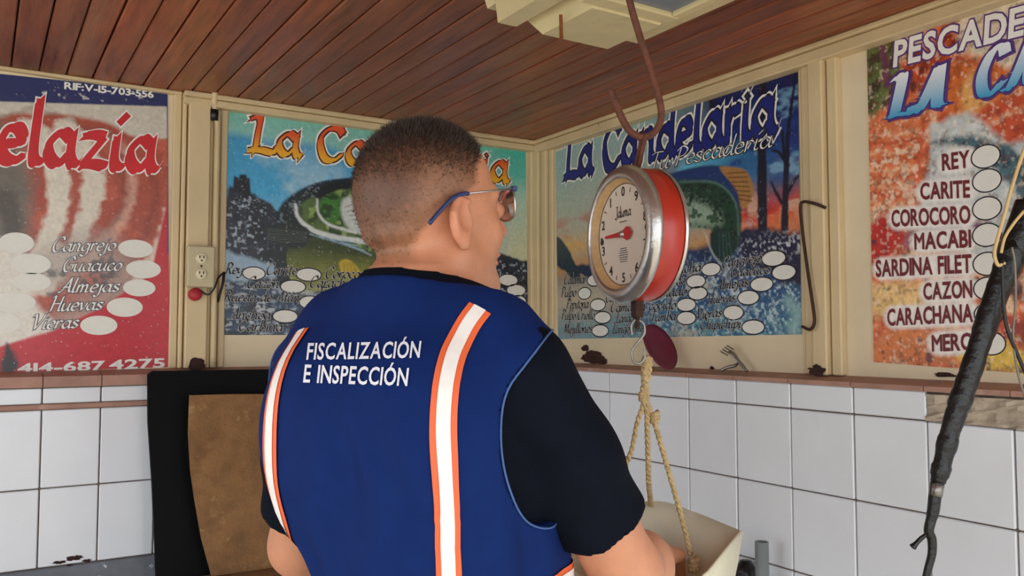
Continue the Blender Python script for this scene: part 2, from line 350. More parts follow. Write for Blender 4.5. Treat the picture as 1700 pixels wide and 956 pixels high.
GL = {
 'a': (1.0, [[(.78,.8),(.5,1),(.12,.6),(.14,.2),(.4,0),(.75,.4)], [(.84,1.02),(.76,.3),(.86,0),(1.02,.14)]]),
 'b': (.92, [[(.28,1.9),(.12,.2)], [(.12,.2),(.42,0),(.82,.4),(.74,.9),(.46,1),(.16,.65)]]),
 'c': (.82, [[(.75,.8),(.5,1),(.12,.6),(.18,.15),(.46,0),(.8,.25)]]),
 'd': (1.02, [[(.75,.85),(.45,1),(.12,.6),(.14,.2),(.4,0),(.75,.45)], [(.92,1.95),(.78,.35),(.88,0),(1.04,.14)]]),
 'e': (.82, [[(.14,.5),(.72,.6),(.6,1),(.3,.95),(.1,.5),(.2,.1),(.5,0),(.82,.25)]]),
 'f': (.7, [[(.85,1.75),(.6,1.9),(.4,1.5),(.3,0),(.2,-.6)], [(.08,.95),(.7,.98)]]),
 'g': (.98, [[(.75,.85),(.45,1),(.12,.6),(.14,.2),(.4,.05),(.75,.45)], [(.84,1),(.74,-.3),(.42,-.65),(.05,-.45)]]),
 'h': (1.0, [[(.25,1.9),(.12,0)], [(.14,.5),(.45,1),(.74,.8),(.7,.15),(.84,0),(1.0,.14)]]),
 'i': (.48, [[(.26,1),(.18,.2),(.32,0),(.48,.14)], [(.3,1.42),(.36,1.5)]]),
 'í': (.55, [[(.26,1),(.18,.2),(.32,0),(.48,.14)], [(.3,1.4),(.62,1.75)]]),
 'j': (.45, [[(.3,1),(.2,-.3),(-.05,-.62),(-.25,-.4)], [(.34,1.42),(.4,1.5)]]),
 'l': (.48, [[(.34,1.95),(.18,.3),(.3,0),(.48,.14)]]),
 'm': (1.34, [[(.16,1),(.1,0)], [(.12,.5),(.4,1),(.56,.8),(.52,0)], [(.54,.5),(.84,1),(1.02,.8),(.98,.15),(1.12,0),(1.3,.14)]]),
 'n': (1.0, [[(.16,1),(.1,0)], [(.12,.5),(.45,1),(.72,.8),(.68,.15),(.82,0),(.98,.14)]]),
 'o': (.88, [[(.48,1),(.12,.6),(.14,.2),(.45,0),(.8,.4),(.76,.8),(.48,1)]]),
 'ó': (.88, [[(.48,1),(.12,.6),(.14,.2),(.45,0),(.8,.4),(.76,.8),(.48,1)], [(.5,1.4),(.8,1.75)]]),
 'p': (.92, [[(.2,1.05),(.06,-.7)], [(.12,.2),(.42,0),(.82,.4),(.74,.9),(.46,1),(.16,.65)]]),
 'r': (.7, [[(.18,1.02),(.12,0)], [(.14,.5),(.42,1),(.68,.86)]]),
 's': (.72, [[(.68,.85),(.42,1),(.16,.8),(.36,.55),(.64,.28),(.38,0),(.06,.18)]]),
 't': (.66, [[(.4,1.5),(.28,.25),(.42,0),(.66,.18)], [(.1,1),(.66,1.02)]]),
 'u': (.98, [[(.14,1),(.1,.25),(.34,0),(.72,.5)], [(.8,1),(.7,.2),(.82,0),(.98,.14)]]),
 'ú': (.98, [[(.14,1),(.1,.25),(.34,0),(.72,.5)], [(.8,1),(.7,.2),(.82,0),(.98,.14)], [(.45,1.4),(.75,1.75)]]),
 'v': (.82, [[(.08,1),(.2,.9),(.36,.02)], [(.36,.02),(.72,.6),(.78,1)]]),
 'y': (.92, [[(.14,1),(.12,.4),(.38,.2),(.72,.55)], [(.82,1),(.7,-.3),(.35,-.65),(.02,-.45)]]),
 'z': (.86, [[(.1,.92),(.45,1),(.78,.95)], [(.78,.95),(.1,.05)], [(.1,.05),(.45,.08),(.85,0)]]),
 'A': (1.2, [[(.0,.1),(.2,.05),(.5,.7),(.95,1.95)], [(.95,1.95),(.98,.3),(1.2,.08)], [(.35,.7),(1.05,.72)]]),
 'C': (1.2, [[(1.12,1.5),(.95,1.9),(.5,1.75),(.14,.9),(.3,.12),(.7,0),(1.15,.4)]]),
 'F': (1.05, [[(.4,1.85),(.2,0)], [(.1,1.7),(.5,1.9),(1.15,1.85)], [(.25,1),(.85,1.02)]]),
 'G': (1.25, [[(1.12,1.55),(.9,1.9),(.45,1.7),(.14,.9),(.3,.12),(.7,0),(1.05,.4),(1.08,.85)], [(.7,.85),(1.25,.88)]]),
 'H': (1.25, [[(.05,1.7),(.35,1.9),(.22,0)], [(1.15,1.9),(.98,.2),(1.2,.05)], [(.2,.95),(1.1,1)]]),
 'J': (.8, [[(.2,1.8),(.5,1.9),(.9,1.85)], [(.62,1.9),(.5,.1),(.2,-.2),(-.1,.05)]]),
 'L': (1.05, [[(.1,1.75),(.45,1.9),(.28,.15)], [(.28,.12),(.0,.02),(.5,.08),(1.02,.02),(1.1,.35)]]),
 'M': (1.5, [[(.0,.05),(.3,1.9)], [(.3,1.9),(.62,.2)], [(.62,.2),(1.15,1.9)], [(1.15,1.9),(1.18,.25),(1.45,.08)]]),
 'P': (1.1, [[(.4,1.85),(.18,0)], [(.05,1.55),(.5,1.95),(1.05,1.6),(.85,1.05),(.3,.9)]]),
 'R': (1.15, [[(.4,1.85),(.18,0)], [(.05,1.55),(.5,1.95),(1.0,1.6),(.8,1.05),(.35,.95)], [(.5,.98),(.85,.15),(1.15,.1)]]),
 'T': (1.0, [[(.0,1.7),(.4,1.9),(1.15,1.85)], [(.62,1.88),(.4,0)]]),
 'V': (1.1, [[(.0,1.6),(.25,1.85),(.42,.02)], [(.42,.02),(.95,1.2),(1.1,1.9)]]),
}
def script(text, nib=.26, ang=38, thin=.05, grow=0, track=.0, shear=.0, barb=0, asc=1):
    """2-D mesh of broad-nib lettering, x-height 1"""
    nv = np.array([math.cos(math.radians(ang)), math.sin(math.radians(ang))]) * (nib / 2 + grow); parts = []; x = 0
    for ch in text:
        if ch == ' ': x += .6; continue
        adv, strokes = GL[ch]
        for st in strokes:
            P = smooth_path(np.array(st), 5) if len(st) > 2 else np.array(st, float)
            if barb and st[0][1] > .7 and st[-1][1] < .3 and st[0][0] < 1.3: P = np.vstack([P, P[-1] + np.array([-.16, -.42]) * barb])
            P[:, 1] = np.where(P[:, 1] > 1, 1 + (P[:, 1] - 1) * asc, P[:, 1])
            P = P + np.array([x, 0]); n = len(P)
            T = np.gradient(P, axis=0); T /= np.linalg.norm(T, axis=1)[:, None] + 1e-9; pn = np.c_[-T[:, 1], T[:, 0]] * (thin / 2 + grow)
            fade = np.ones(n)
            if grow: P[0] = P[0] - T[0] * grow; P[-1] = P[-1] + T[-1] * grow
            if barb and n > len(st): fade[-1] = .12
            for off in (nv[None] * fade[:, None], pn * fade[:, None]):
                V = np.vstack([P - off, P + off]); parts.append((np.c_[V, np.tile(np.arange(n) * 5e-6, 2) + len(parts) % 9 * 1e-5], [(i, i + 1, n + i + 1, n + i) for i in range(n - 1)]))
        x += adv + track
    V, Fc = join(*parts); V[:, 0] += V[:, 1] * shear
    return V, Fc, x
class Sheet:
    """a printed sheet on a wall; positions on it are read off the photograph and turned into wall coordinates"""
    def __init__(s, wall): s.wall = wall; s.nm = np.array([0, -1.0, 0]) if wall == 'A' else np.array([-1.0, 0, 0]); s.e = np.array([1.0, 0, 0]) if wall == 'A' else np.array([0, -1.0, 0])
    def p3(s, px, py): return onA(px, py) if s.wall == 'A' else onB(px, py)
    def p2(s, px, py): q = s.p3(px, py); return np.array([q @ s.e, q[2]])
    def up(s, P2, h): P2 = np.asarray(P2, float); base = np.array([0, YA, 0]) if s.wall == 'A' else np.array([XB, 0, 0]); return base + P2[:, :1] * s.e + P2[:, 1:2] * np.array([0, 0, 1.0]) + s.nm * np.reshape(h, (-1, 1))
    def word(s, mesh, bl, br, hpx, hunit, parent, m, h, name='lettering', slant=0, width=None, grad=None, plumb=True):
        V, Fc, W = mesh; W = width or W
        a, b = s.p2(*bl), s.p2(*br); ex = (b - a) / W
        hh = (s.p2(bl[0], bl[1] - hpx)[1] - a[1]) / hunit
        ey = np.array([0, hh]) if plumb else np.array([-ex[1], ex[0]]) / np.linalg.norm(ex) * hh
        P = a + V[:, :1] * ex + V[:, 1:2] * ey; P[:, 0] += V[:, 1] * hh * slant
        c = None
        if grad is not None: t = np.clip(V[:, 1] / hunit, 0, 1)[:, None]; c = lin(grad[0]) * (1 - t) + lin(grad[1]) * t
        return obj(name, s.up(P, h + V[:, 2]), Fc, m, parent, col=c)
    def oval(s, px, py, rx, ry, parent, m='oval', rim=None):
        c = s.p2(px, py); ax = abs(s.p2(px + rx, py)[0] - s.p2(px - rx, py)[0]) / 2; ay = abs(s.p2(px, py - ry)[1] - s.p2(px, py + ry)[1]) / 2
        t = np.arange(28) * 2 * math.pi / 28
        o = obj('price_oval', s.up(np.c_[c[0] + ax * np.cos(t), c[1] + ay * np.sin(t)], .0038), [tuple(range(28))], m, parent)
        if rim:
            R = np.vstack([np.c_[c[0] + ax * k * np.cos(t), c[1] + (ay + ax * (k - 1)) * np.sin(t)] for k in (1.0, 1.1)])
            obj('oval_outline', s.up(R, .0039), [(i, (i + 1) % 28, 28 + (i + 1) % 28, 28 + i) for i in range(28)], rim, o)
def hash2(i, j, s): v = np.sin(i * 127.1 + j * 311.7 + s * 74.7) * 43758.5453; return v - np.floor(v)
def vnoise(X, Y, s=0):
    i, j = np.floor(X), np.floor(Y); f, g = X - i, Y - j; f = f * f * (3 - 2 * f); g = g * g * (3 - 2 * g)
    return (hash2(i, j, s) * (1 - f) + hash2(i + 1, j, s) * f) * (1 - g) + (hash2(i, j + 1, s) * (1 - f) + hash2(i + 1, j + 1, s) * f) * g
def fbm(X, Y, s=0, o=4):
    v = 0; a = .5
    for k in range(o): v = v + a * vnoise(X * 2 ** k, Y * 2 ** k, s + k); a *= .5
    return v / (1 - .5 ** o)
class Paint(Sheet):
    def __init__(s, wall, corners, nx, ny, name, label):
        super().__init__(wall); s.c = [s.p2(*q) for q in corners]; tl, tr, br, bl = s.c; s.nx, s.ny = nx, ny
        u, v = np.meshgrid(np.linspace(0, 1, nx), np.linspace(0, 1, ny)); u = u.ravel()[:, None]; v = v.ravel()[:, None]; s.U, s.V = u[:, 0], v[:, 0]
        s.P = (tl * (1 - u) + tr * u) * (1 - v) + (bl * (1 - u) + br * u) * v
        s.C = np.ones((nx * ny, 3)); s.X, s.Y = s.P[:, 0], s.P[:, 1]; s.name = name
        q = s.up(np.array([[(bl[0] + br[0]) / 2, min(bl[1], br[1])]]), .0015)[0]; s.root = empty(name, q, label, 'poster')
    def n(s, f, seed=0, o=4, sx=1, sy=1): return fbm(s.X * f * sx, s.Y * f * sy, seed, o)
    def sdf(s, pts, raw=False, wob=0, wf=40):
        Q = np.array([s.p2(*q) for q in pts]) if not raw else np.asarray(pts); X, Y = s.X, s.Y
        if wob: X = X + wob * (s.n(wf, 3) - .5) * 2; Y = Y + wob * (s.n(wf, 5) - .5) * 2
        d = np.full(len(X), 9.0); ins = np.zeros(len(X), bool)
        for i in range(len(Q)):
            a, b = Q[i - 1], Q[i]; e = b - a; L = e @ e + 1e-12; t = np.clip(((X - a[0]) * e[0] + (Y - a[1]) * e[1]) / L, 0, 1)
            d = np.minimum(d, np.hypot(X - a[0] - t * e[0], Y - a[1] - t * e[1]))
            cnd = ((a[1] > Y) != (b[1] > Y)); ins ^= cnd & (X < (b[0] - a[0]) * (Y - a[1]) / (b[1] - a[1] + 1e-12) + a[0])
        return np.where(ins, -d, d)
    def put(s, col, a): c = lin(col) if np.ndim(col) == 1 else col; s.C = s.C * (1 - a[:, None]) + c * a[:, None]
    def poly(s, pts, col, soft=.003, wob=0, wf=40, a=1, sm=True):
        if sm and len(pts) > 3: pts = [tuple(q) for q in smooth_path(np.array(pts, float), 4, True)]
        d = s.sdf(pts, wob=wob, wf=wf); s.put(col, np.clip(.5 - d / (2 * soft), 0, 1) * a); return d
    def line(s, pts, wpx, col, soft=.002, a=1, wob=0):
        Q = smooth_path(np.array(pts, float), 4) if len(pts) > 2 else pts; Q = np.array([s.p2(*q) for q in Q]); X, Y = s.X, s.Y
        if wob: X = X + wob * (s.n(60, 3) - .5); Y = Y + wob * (s.n(60, 5) - .5)
        wd = np.linspace(*(wpx if np.ndim(wpx) else (wpx, wpx)), len(Q)) * .0019 / 2; best = np.full(len(X), 9.0)
        for i in range(len(Q) - 1):
            p, q = Q[i], Q[i + 1]; e = q - p; t = np.clip(((X - p[0]) * e[0] + (Y - p[1]) * e[1]) / (e @ e + 1e-12), 0, 1)
            best = np.minimum(best, np.hypot(X - p[0] - t * e[0], Y - p[1] - t * e[1]) - wd[i])
        s.put(col, np.clip(.5 - best / (2 * soft), 0, 1) * a)
    def grad(s, stops, t):
        k = np.array([q[0] for q in stops]); c = np.array([lin(q[1]) for q in stops]); return np.stack([np.interp(t, k, c[:, i]) for i in range(3)], 1)
    def scratches(s, seed, amt=.5, f=300):
        nz = s.n(f, seed, 2); s.put((226, 222, 210), np.clip((nz - .84) * 14, 0, 1) * amt)
    def done(s):
        s.C = s.C * (.86 + .28 * s.n(150, 99, 3))[:, None]
        nx, ny = s.nx, s.ny; G = np.arange(nx * ny).reshape(ny, nx); Fc = np.stack([G[:-1, :-1], G[1:, :-1], G[1:, 1:], G[:-1, 1:]], -1).reshape(-1, 4)
        org = WL[s.root]; V = s.up(s.P, .003) - org
        me = bpy.data.meshes.new('printed_sheet'); me.vertices.add(len(V)); me.vertices.foreach_set('co', V.astype(np.float32).ravel())
        me.loops.add(Fc.size); me.loops.foreach_set('vertex_index', Fc.astype(np.int32).ravel()); me.polygons.add(len(Fc))
        me.polygons.foreach_set('loop_start', (np.arange(len(Fc)) * 4).astype(np.int32)); me.update(calc_edges=True)
        at_ = me.color_attributes.new('Col', 'FLOAT_COLOR', 'POINT'); c4 = np.ones((len(V), 4), np.float32); c4[:, :3] = np.clip(s.C, 0, 1); at_.data.foreach_set('color', c4.ravel())
        me.materials.append(MT['print']); o = bpy.data.objects.new('printed_sheet', me); COL.objects.link(o); o.parent = s.root; WL[o] = org
        tl, tr, br, bl = s.c; obj('backing_board', *slab(s.up(np.array([bl, br, tr, tl]), .0004), s.nm * .0022), 'backing', s.root)
# ------------------------------------------------------------------ poster 1: red seafood poster, far left
P = Paint('A', [(-300, 92), (278, 152), (281, 609), (-300, 628)], 330, 300, 'seafood_poster', 'red seafood price poster with blue top band, left of the outlet post')
P.C[:] = P.grad([(0, (206, 200, 186)), (1, (206, 200, 186))], P.V)
P.C *= (.92 + .16 * P.n(9, 1))[:, None]
P.poly([(-320, 260), (-100, 210), (40, 192), (150, 196), (215, 225), (262, 235), (282, 250), (282, 440), (230, 560), (-320, 640)], (172, 78, 56), .006, .012, 14)
nz = P.n(26, 4); P.put((196, 96, 70), np.clip((nz - .5) * 5, 0, .8) * (P.sdf([(-320, 250), (282, 230), (282, 600), (-320, 640)]) < 0))
band = lambda pts, wd, c, a=1, sf=.006: P.line(pts, wd, c, sf, a, .02)
band([(-70, 640), (-20, 520), (10, 400), (14, 300), (-10, 240)], (40, 60), (92, 112, 104), .8, .02)
band([(-190, 640), (-150, 480), (-160, 300), (-190, 240)], (50, 50), (222, 214, 198))
band([(60, 440), (92, 370), (98, 300), (86, 250), (50, 215)], (26, 30), (224, 216, 200))
band([(70, 470), (125, 385), (150, 310), (140, 255), (110, 218)], (34, 34), (222, 212, 196))
band([(105, 400), (124, 345), (128, 290), (115, 245)], (14, 8), (176, 82, 60))
band([(150, 430), (205, 360), (222, 300), (205, 250), (180, 230)], (16, 6), (216, 168, 146), .8, .008)
band([(170, 470), (235, 400), (258, 330), (250, 270)], (12, 6), (126, 56, 46), .7, .01)
band([(225, 470), (262, 410), (279, 350)], (16, 8), (226, 214, 196), .9)
band([(140, 215), (190, 235), (205, 330), (170, 400)], (10, 6), (96, 58, 52), .55, .012)
band([(10, 330), (24, 400), (8, 440)], (26, 10), (70, 62, 54), .7, .01)
band([(0, 195), (60, 182), (130, 205)], (3, 2), (120, 96, 84), .6)
band([(95, 440), (160, 420), (200, 470), (100, 540)], (60, 30), (176, 160, 150), .75, .03)
nz = P.n(40, 9); P.put((70, 78, 84), np.clip((nz - .56) * 7, 0, .7) * np.clip(-P.sdf([(60, 440), (210, 400), (200, 500), (120, 530), (60, 500)]) * 40, 0, 1))
P.poly([(-320, 470), (0, 395), (40, 420), (60, 500), (95, 548), (0, 590), (-320, 640)], (226, 220, 208), .008, .01, 20)
P.poly([(-320, 660), (-320, 640), (0, 575), (90, 548), (170, 510), (250, 455), (278, 330), (300, 300), (300, 660)], (190, 32, 46), .003, sm=False)
P.put((214, 48, 60), np.clip(P.n(12, 3) - .5, 0, .5) * (P.sdf([(-300, 650), (0, 576), (170, 512), (280, 420), (290, 650)]) < 0))
P.poly([(-310, 60), (300, 60), (300, 178), (0, 169), (-310, 160)], (36, 44, 96), .0015, sm=False)
P.put((200, 200, 200), np.clip((P.n(90, 2, 2) - .74) * 12, 0, .8) * (P.sdf([(40, 150), (240, 155), (240, 170), (40, 166)]) < .004))
P.line([(279, 150), (281, 280), (281, 420)], 5, (44, 50, 110)); P.poly([(10, 570), (26, 590), (22, 630), (2, 630), (4, 590)], (46, 30, 36), .006, .01)
P.scratches(8, .6); P.done()
P.word(block('RIF:V-15-703-556', .03), (107, 148), (254, 163), 11, 1, P.root, 'white', .0042)
P.word(block('414-687', .03), (30, 619), (172, 613.5), 15, 1, P.root, 'white', .0042); P.word(block('4275', .03), (182, 613), (272, 609.5), 15, 1, P.root, 'white', .0042)
mk = lambda g: script('elazía', .46, 48, .2, g, .04, barb=.5)
P.word(mk(.05), (-6, 266), (262, 284), 56, 1, P.root, 'white', .0041); P.word(mk(0), (-6, 266), (262, 284), 56, 1, P.root, 'P_red', .0045)
for t, bl, br, h in (('Cangrejo', (84, 418), (190, 416), 13), ('Guacuco', (102, 451), (200, 449), 13), ('Almejas', (96, 486), (196, 484), 13), ('Huevas', (80, 517), (168, 514), 13), ('Vieras', (50, 547), (128, 544), 13)):
    P.word(script(t, .24, 38, .07, .1), bl, br, h, 1, P.root, 'P_grey', .0041, slant=.25); P.word(script(t, .24, 38, .07), bl, br, h, 1, P.root, 'white', .0045, slant=.25)
for q in ((225, 413, 29, 15), (238, 447, 29, 15), (231, 478, 27, 14), (207, 510, 30, 16), (164, 540, 31, 16), (28, 403, 29, 17), (52, 438, 33, 17), (53, 468, 32, 15), (22, 502, 38, 17), (2, 536, 34, 17)): P.oval(*q, P.root)

# ------------------------------------------------------------------ poster 2: leaping bass against a blue sky
P = Paint('A', [(380, 182), (872, 252), (876, 556), (363, 556)], 400, 260, 'fish_poster', 'blue fish price poster with orange gothic title, behind the man')
yy = P.V + .06 * (P.n(6, 2) - .5); P.C = P.grad([(0, (120, 190, 176)), (.1, (140, 200, 190)), (.14, (70, 160, 206)), (.35, (74, 172, 220)), (.5, (140, 196, 220)), (.62, (170, 206, 216)), (1, (120, 150, 160))], yy)
P.put((196, 222, 230), np.clip((P.n(10, 6) - .5) * 4, 0, .7) * np.clip(1 - abs(P.V - .33) * 4, 0, 1))
rt = np.clip((P.U - .8) * 7, 0, 1); P.put(P.grad([(0, (70, 186, 170)), (.14, (90, 190, 176)), (.25, (170, 206, 190)), (.55, (206, 206, 170)), (.75, (190, 204, 184)), (1, (90, 120, 130))], P.V), rt)
P.poly([(350, 600), (370, 340), (388, 310), (412, 318), (440, 335), (470, 362), (500, 372), (540, 400), (900, 440), (900, 600)], (40, 46, 60), .004, .01, 40)
d = P.sdf([(350, 600), (370, 340), (410, 318), (470, 362), (540, 400), (900, 440), (900, 600)]); ms = d < 0
P.put((24, 30, 40), np.clip((P.n(40, 1) - .48) * 6, 0, .8) * ms); P.put((176, 192, 206), np.clip((P.n(110, 3, 3) - .62) * 9, 0, .8) * ms)
P.poly([(386, 318), (388, 292), (396, 296), (398, 290), (408, 290), (410, 296), (414, 296), (416, 322)], (26, 32, 46), .002, sm=False)
P.poly([(360, 418), (400, 424), (450, 440), (500, 446), (460, 462), (360, 462)], (156, 184, 206), .006, .01, 30)
P.put((58, 82, 112), np.clip((P.n(30, 8, sx=.6, sy=2) - .45) * 4, 0, .75) * np.clip((P.V - .72) * 8, 0, 1)); P.put((206, 214, 222), np.clip((P.n(80, 18, 3, sx=.6, sy=1.6) - .62) * 8, 0, .7) * np.clip((P.V - .7) * 8, 0, 1))
# the bass: body, belly, head, fins
P.poly([(462, 470), (453, 420), (458, 356), (486, 322), (535, 303), (600, 296), (680, 310), (700, 380), (650, 430), (590, 470), (540, 482), (490, 484)], (30, 42, 46), .004)
fs_ = lambda pts: np.clip(-P.sdf([tuple(q) for q in smooth_path(np.array(pts, float), 4, True)]) * 250, 0, 1)
bel = fs_([(474, 420), (500, 398), (540, 392), (600, 412), (640, 430), (592, 468), (540, 482), (490, 484)])
P.put(P.grad([(0, (60, 76, 40)), (.5, (134, 140, 62)), (1, (176, 180, 112))], np.clip((P.V - .60) * 5 + .4 * (P.n(20, 4) - .5), 0, 1)), bel)
sc = np.abs(np.sin(P.X * 420 + P.Y * 260)) * np.abs(np.sin(P.X * 420 - P.Y * 380)); P.put((40, 54, 34), np.clip((.30 - sc) * 4, 0, .75) * bel)
hed = [(497, 346), (520, 326), (560, 310), (640, 302), (700, 320), (700, 420), (640, 424), (560, 402), (515, 384)]
P.poly(hed, (88, 112, 62), .004); hm = fs_(hed)
P.put((36, 60, 34), np.clip((P.n(50, 12, sx=1, sy=.5) - .46) * 6, 0, .85) * hm); P.put((150, 180, 96), np.clip((P.n(60, 13) - .56) * 8, 0, .8) * hm)
P.poly([(528, 340), (545, 322), (566, 326), (570, 350), (552, 372), (534, 362)], (64, 126, 50), .008); P.put((24, 46, 26), np.clip((P.n(70, 15, sx=.5) - .5) * 8, 0, .8) * fs_([(524, 340), (545, 320), (570, 326), (572, 352), (552, 374), (530, 364)]))
P.poly([(566, 338), (590, 326), (690, 336), (690, 392), (610, 392), (574, 374)], (206, 214, 210), .006)
for k in range(5): P.line([(572 + 4 * k, 344 + 7 * k), (600 + 6 * k, 338 + 9 * k), (680, 340 + 11 * k)], 1.6, ((150, 108, 106), (96, 118, 120))[k % 2], .002, .8)
for pts, wd in (([(490, 340), (493, 358), (512, 378), (548, 392), (610, 402)], (5, 9)), ([(526, 328), (528, 354), (548, 374), (590, 386)], (3, 5))): P.line(pts, wd, (218, 224, 222), .003, 1, .004)
for k in range(7): P.line([(512 + 9 * k, 388 + 2.4 * k), (540 + 9 * k, 396 + 3 * k), (580 + 6 * k, 400 + 4 * k)], 2, ((170, 200, 216), (60, 96, 124))[k % 2], .002, .85)
P.poly([(520, 322), (545, 306), (592, 300), (596, 312), (560, 316), (530, 330)], (18, 28, 36), .003)
P.line([(456, 390), (464, 352), (494, 322), (540, 302), (640, 294)], (3, 5), (14, 40, 62), a=.9); P.put((120, 140, 150), np.clip((P.n(110, 44, 2) - .66) * 10, 0, .7) * fs_([(455, 420), (458, 356), (486, 322), (535, 303), (520, 330), (490, 350), (480, 400)]))
P.poly([(438, 378), (460, 370), (490, 372), (512, 382), (506, 408), (480, 412), (448, 400)], (34, 44, 48), .003)
for k in range(6): P.line([(508, 386 + 3 * k), (474, 382 + 4 * k), (444, 380 + 3.4 * k)], 1.2, (84, 96, 84), .001, .8)
P.poly([(562, 438), (574, 430), (590, 440), (598, 458), (572, 460)], (196, 170, 60), .003)
for k in range(4): P.line([(570 + 5 * k, 436), (572 + 7 * k, 458)], 1.2, (110, 90, 30), .001, .8)
P.line([(455, 480), (520, 490), (590, 480)], (3, 8), (206, 218, 226), .01, .7, .03)
P.scratches(5, .6); P.scratches(15, .35, 160); P.done()
def title(sh, text, bl, br, h, inner, outl, nib=.42, outer=None, grad=None, barb=.9, trk=.08, asc=.6):
    if outer: sh.word(script(text, nib, 50, .11, .15, trk, barb=barb, asc=asc), bl, br, h, 1, sh.root, outer, .0040)
    sh.word(script(text, nib, 50, .11, .07, trk, barb=barb, asc=asc), bl, br, h, 1, sh.root, outl, .0043); sh.word(script(text, nib, 50, .11, 0, trk, barb=barb, asc=asc), bl, br, h, 1, sh.root, inner, .0047, grad=grad)
title(P, 'La Candelaria', (412, 250), (846, 303), 37, 'P_fade', 'P_brown', .36, 'white', [(240, 178, 40), (226, 84, 40)])
for t, bl, br in (('Rey', (372, 455), (402, 455)), ('Carite', (440, 456), (492, 456)), ('Corocoro', (538, 462), (612, 462)), ('Cazón', (408, 478), (462, 478)), ('Carachana', (512, 477), (602, 477)), ('Rueda de Atún', (370, 500), (496, 501)), ('Filet', (526, 496), (566, 496)), ('Vieja', (534, 512), (580, 512)),
                  ('Anchoa', (380, 530), (448, 530)), ('Carbina', (394, 549), (468, 550)), ('Mero', (806, 478), (826, 478)), ('Liza', (820, 502), (845, 503))):
    P.word(script(t, .3, 38, .11, .05), bl, br, 10, 1, P.root, 'oval', .0041, slant=.2); P.word(script(t, .3, 38, .11), bl, br, 10, 1, P.root, 'P_black', .0045, slant=.2)
for q in ((421, 454, 18, 10), (512, 456, 20, 10), (486, 476, 20, 10), (514, 502, 17, 10), (586, 492, 17, 9), (473, 525, 20, 10), (503, 546, 20, 10), (843, 465, 15, 9), (856, 482, 15, 9), (859, 500, 13, 9), (812, 508, 13, 9), (862, 526, 12, 8)): P.oval(*q, P.root, rim='P_black')

# ------------------------------------------------------------------ poster 3: bass and sunset, behind the scale
P = Paint('B', [(923, 252), (1326, 115), (1332, 555), (928, 563)], 400, 270, 'sunset_poster', 'sunset fish price poster with dark blue title, behind the hanging scale')
P.C = P.grad([(0, (150, 184, 184)), (.25, (172, 186, 170)), (.5, (196, 180, 150)), (.62, (200, 150, 96)), (.72, (150, 140, 130)), (1, (150, 170, 170))], P.V + .05 * (P.n(5, 1) - .5))
rt = np.clip((P.U - .38) * 2.6 + .8 * (P.n(8, 2) - .5), 0, 1) * np.clip((.6 - P.V) * 5, 0, 1)
P.put(P.grad([(0, (14, 24, 82)), (.45, (20, 44, 116)), (.75, (40, 84, 144)), (1, (96, 116, 150))], np.clip(P.V * 2.2 + .5 * (P.n(14, 3, sx=1, sy=2.2) - .5), 0, 1)), rt)
P.put((90, 190, 220), np.clip((P.n(9, 14, sy=1.8) - .5) * 5, 0, .9) * np.clip(1 - abs(P.U - .62) * 3.2, 0, 1) * np.clip(1 - abs(P.V - .26) * 4.5, 0, 1))
P.put((130, 180, 210), np.clip((P.n(16, 24, sy=2.4) - .60) * 6, 0, .7) * rt * (P.U > .7))
P.put((196, 70, 50), np.clip((P.n(11, 7, sy=2.5) - .38) * 5, 0, .95) * np.clip(1 - abs(P.U - .12) * 6, 0, 1) ** .5 * np.clip(1 - abs(P.V - .43) * 14, 0, 1) ** .5)
P.put((226, 170, 80), np.clip((P.n(9, 17, sy=3) - .4) * 5, 0, .8) * (P.U < .3) * np.clip(1 - abs(P.V - .52) * 14, 0, 1))
P.put(P.grad([(0, (70, 44, 90)), (.5, (196, 48, 44)), (1, (232, 104, 50))], np.clip((P.V - .42) * 7 + 1.4 * (P.n(16, 9) - .5), 0, 1)), np.clip((P.U - .68) * 9, 0, 1) * np.clip(1 - abs(P.V - .52) * 8, 0, 1) ** .5)
P.put((226, 190, 160), np.clip((P.n(18, 31, sy=2) - .55) * 6, 0, .8) * np.clip((P.U - .68) * 9, 0, 1) * np.clip(1 - abs(P.V - .5) * 9, 0, 1))
wat = np.clip((P.V - .61 - .03 * (P.n(20, 4) - .5) - .06 * (P.U < .3)) * 40, 0, 1)
P.put(P.grad([(0, (30, 42, 78)), (.45, (44, 80, 130)), (1, (60, 120, 150))], np.clip((P.V - .6) * 2.4 + .5 * (P.n(18, 5) - .5), 0, 1)), wat * (.35 + .65 * np.clip((P.U - .22) * 5, 0, 1)))
P.put((200, 186, 156), wat * np.clip(1 - abs(P.V - .8) * 6, 0, 1) * np.clip((.5 - P.U) * 4, 0, .9)); P.put((112, 160, 168), np.clip((P.n(60, 77, sy=2.4) - .45) * 4, 0, .9) * np.clip((P.V - .86) * 14, 0, 1))
P.put((190, 214, 220), np.clip((P.n(130, 11, 4) - .55) * 9, 0, .85) * np.clip((P.V - .63) * 12, 0, 1) * np.clip((P.U - .3) * 4, 0, 1)); P.put((206, 200, 176), np.clip((P.n(40, 41) - .48) * 5, 0, .8) * np.clip((P.V - .68) * 12, 0, 1) * np.clip(1 - abs(P.U - .6) * 4, 0, 1))
P.poly([(924, 395), (945, 415), (960, 440), (1000, 436), (1040, 445), (1040, 475), (985, 462), (950, 452), (924, 440)], (38, 48, 74), .004, .01, 40)
P.poly([(924, 395), (938, 404), (966, 462), (950, 462), (926, 425)], (40, 58, 66), .003)
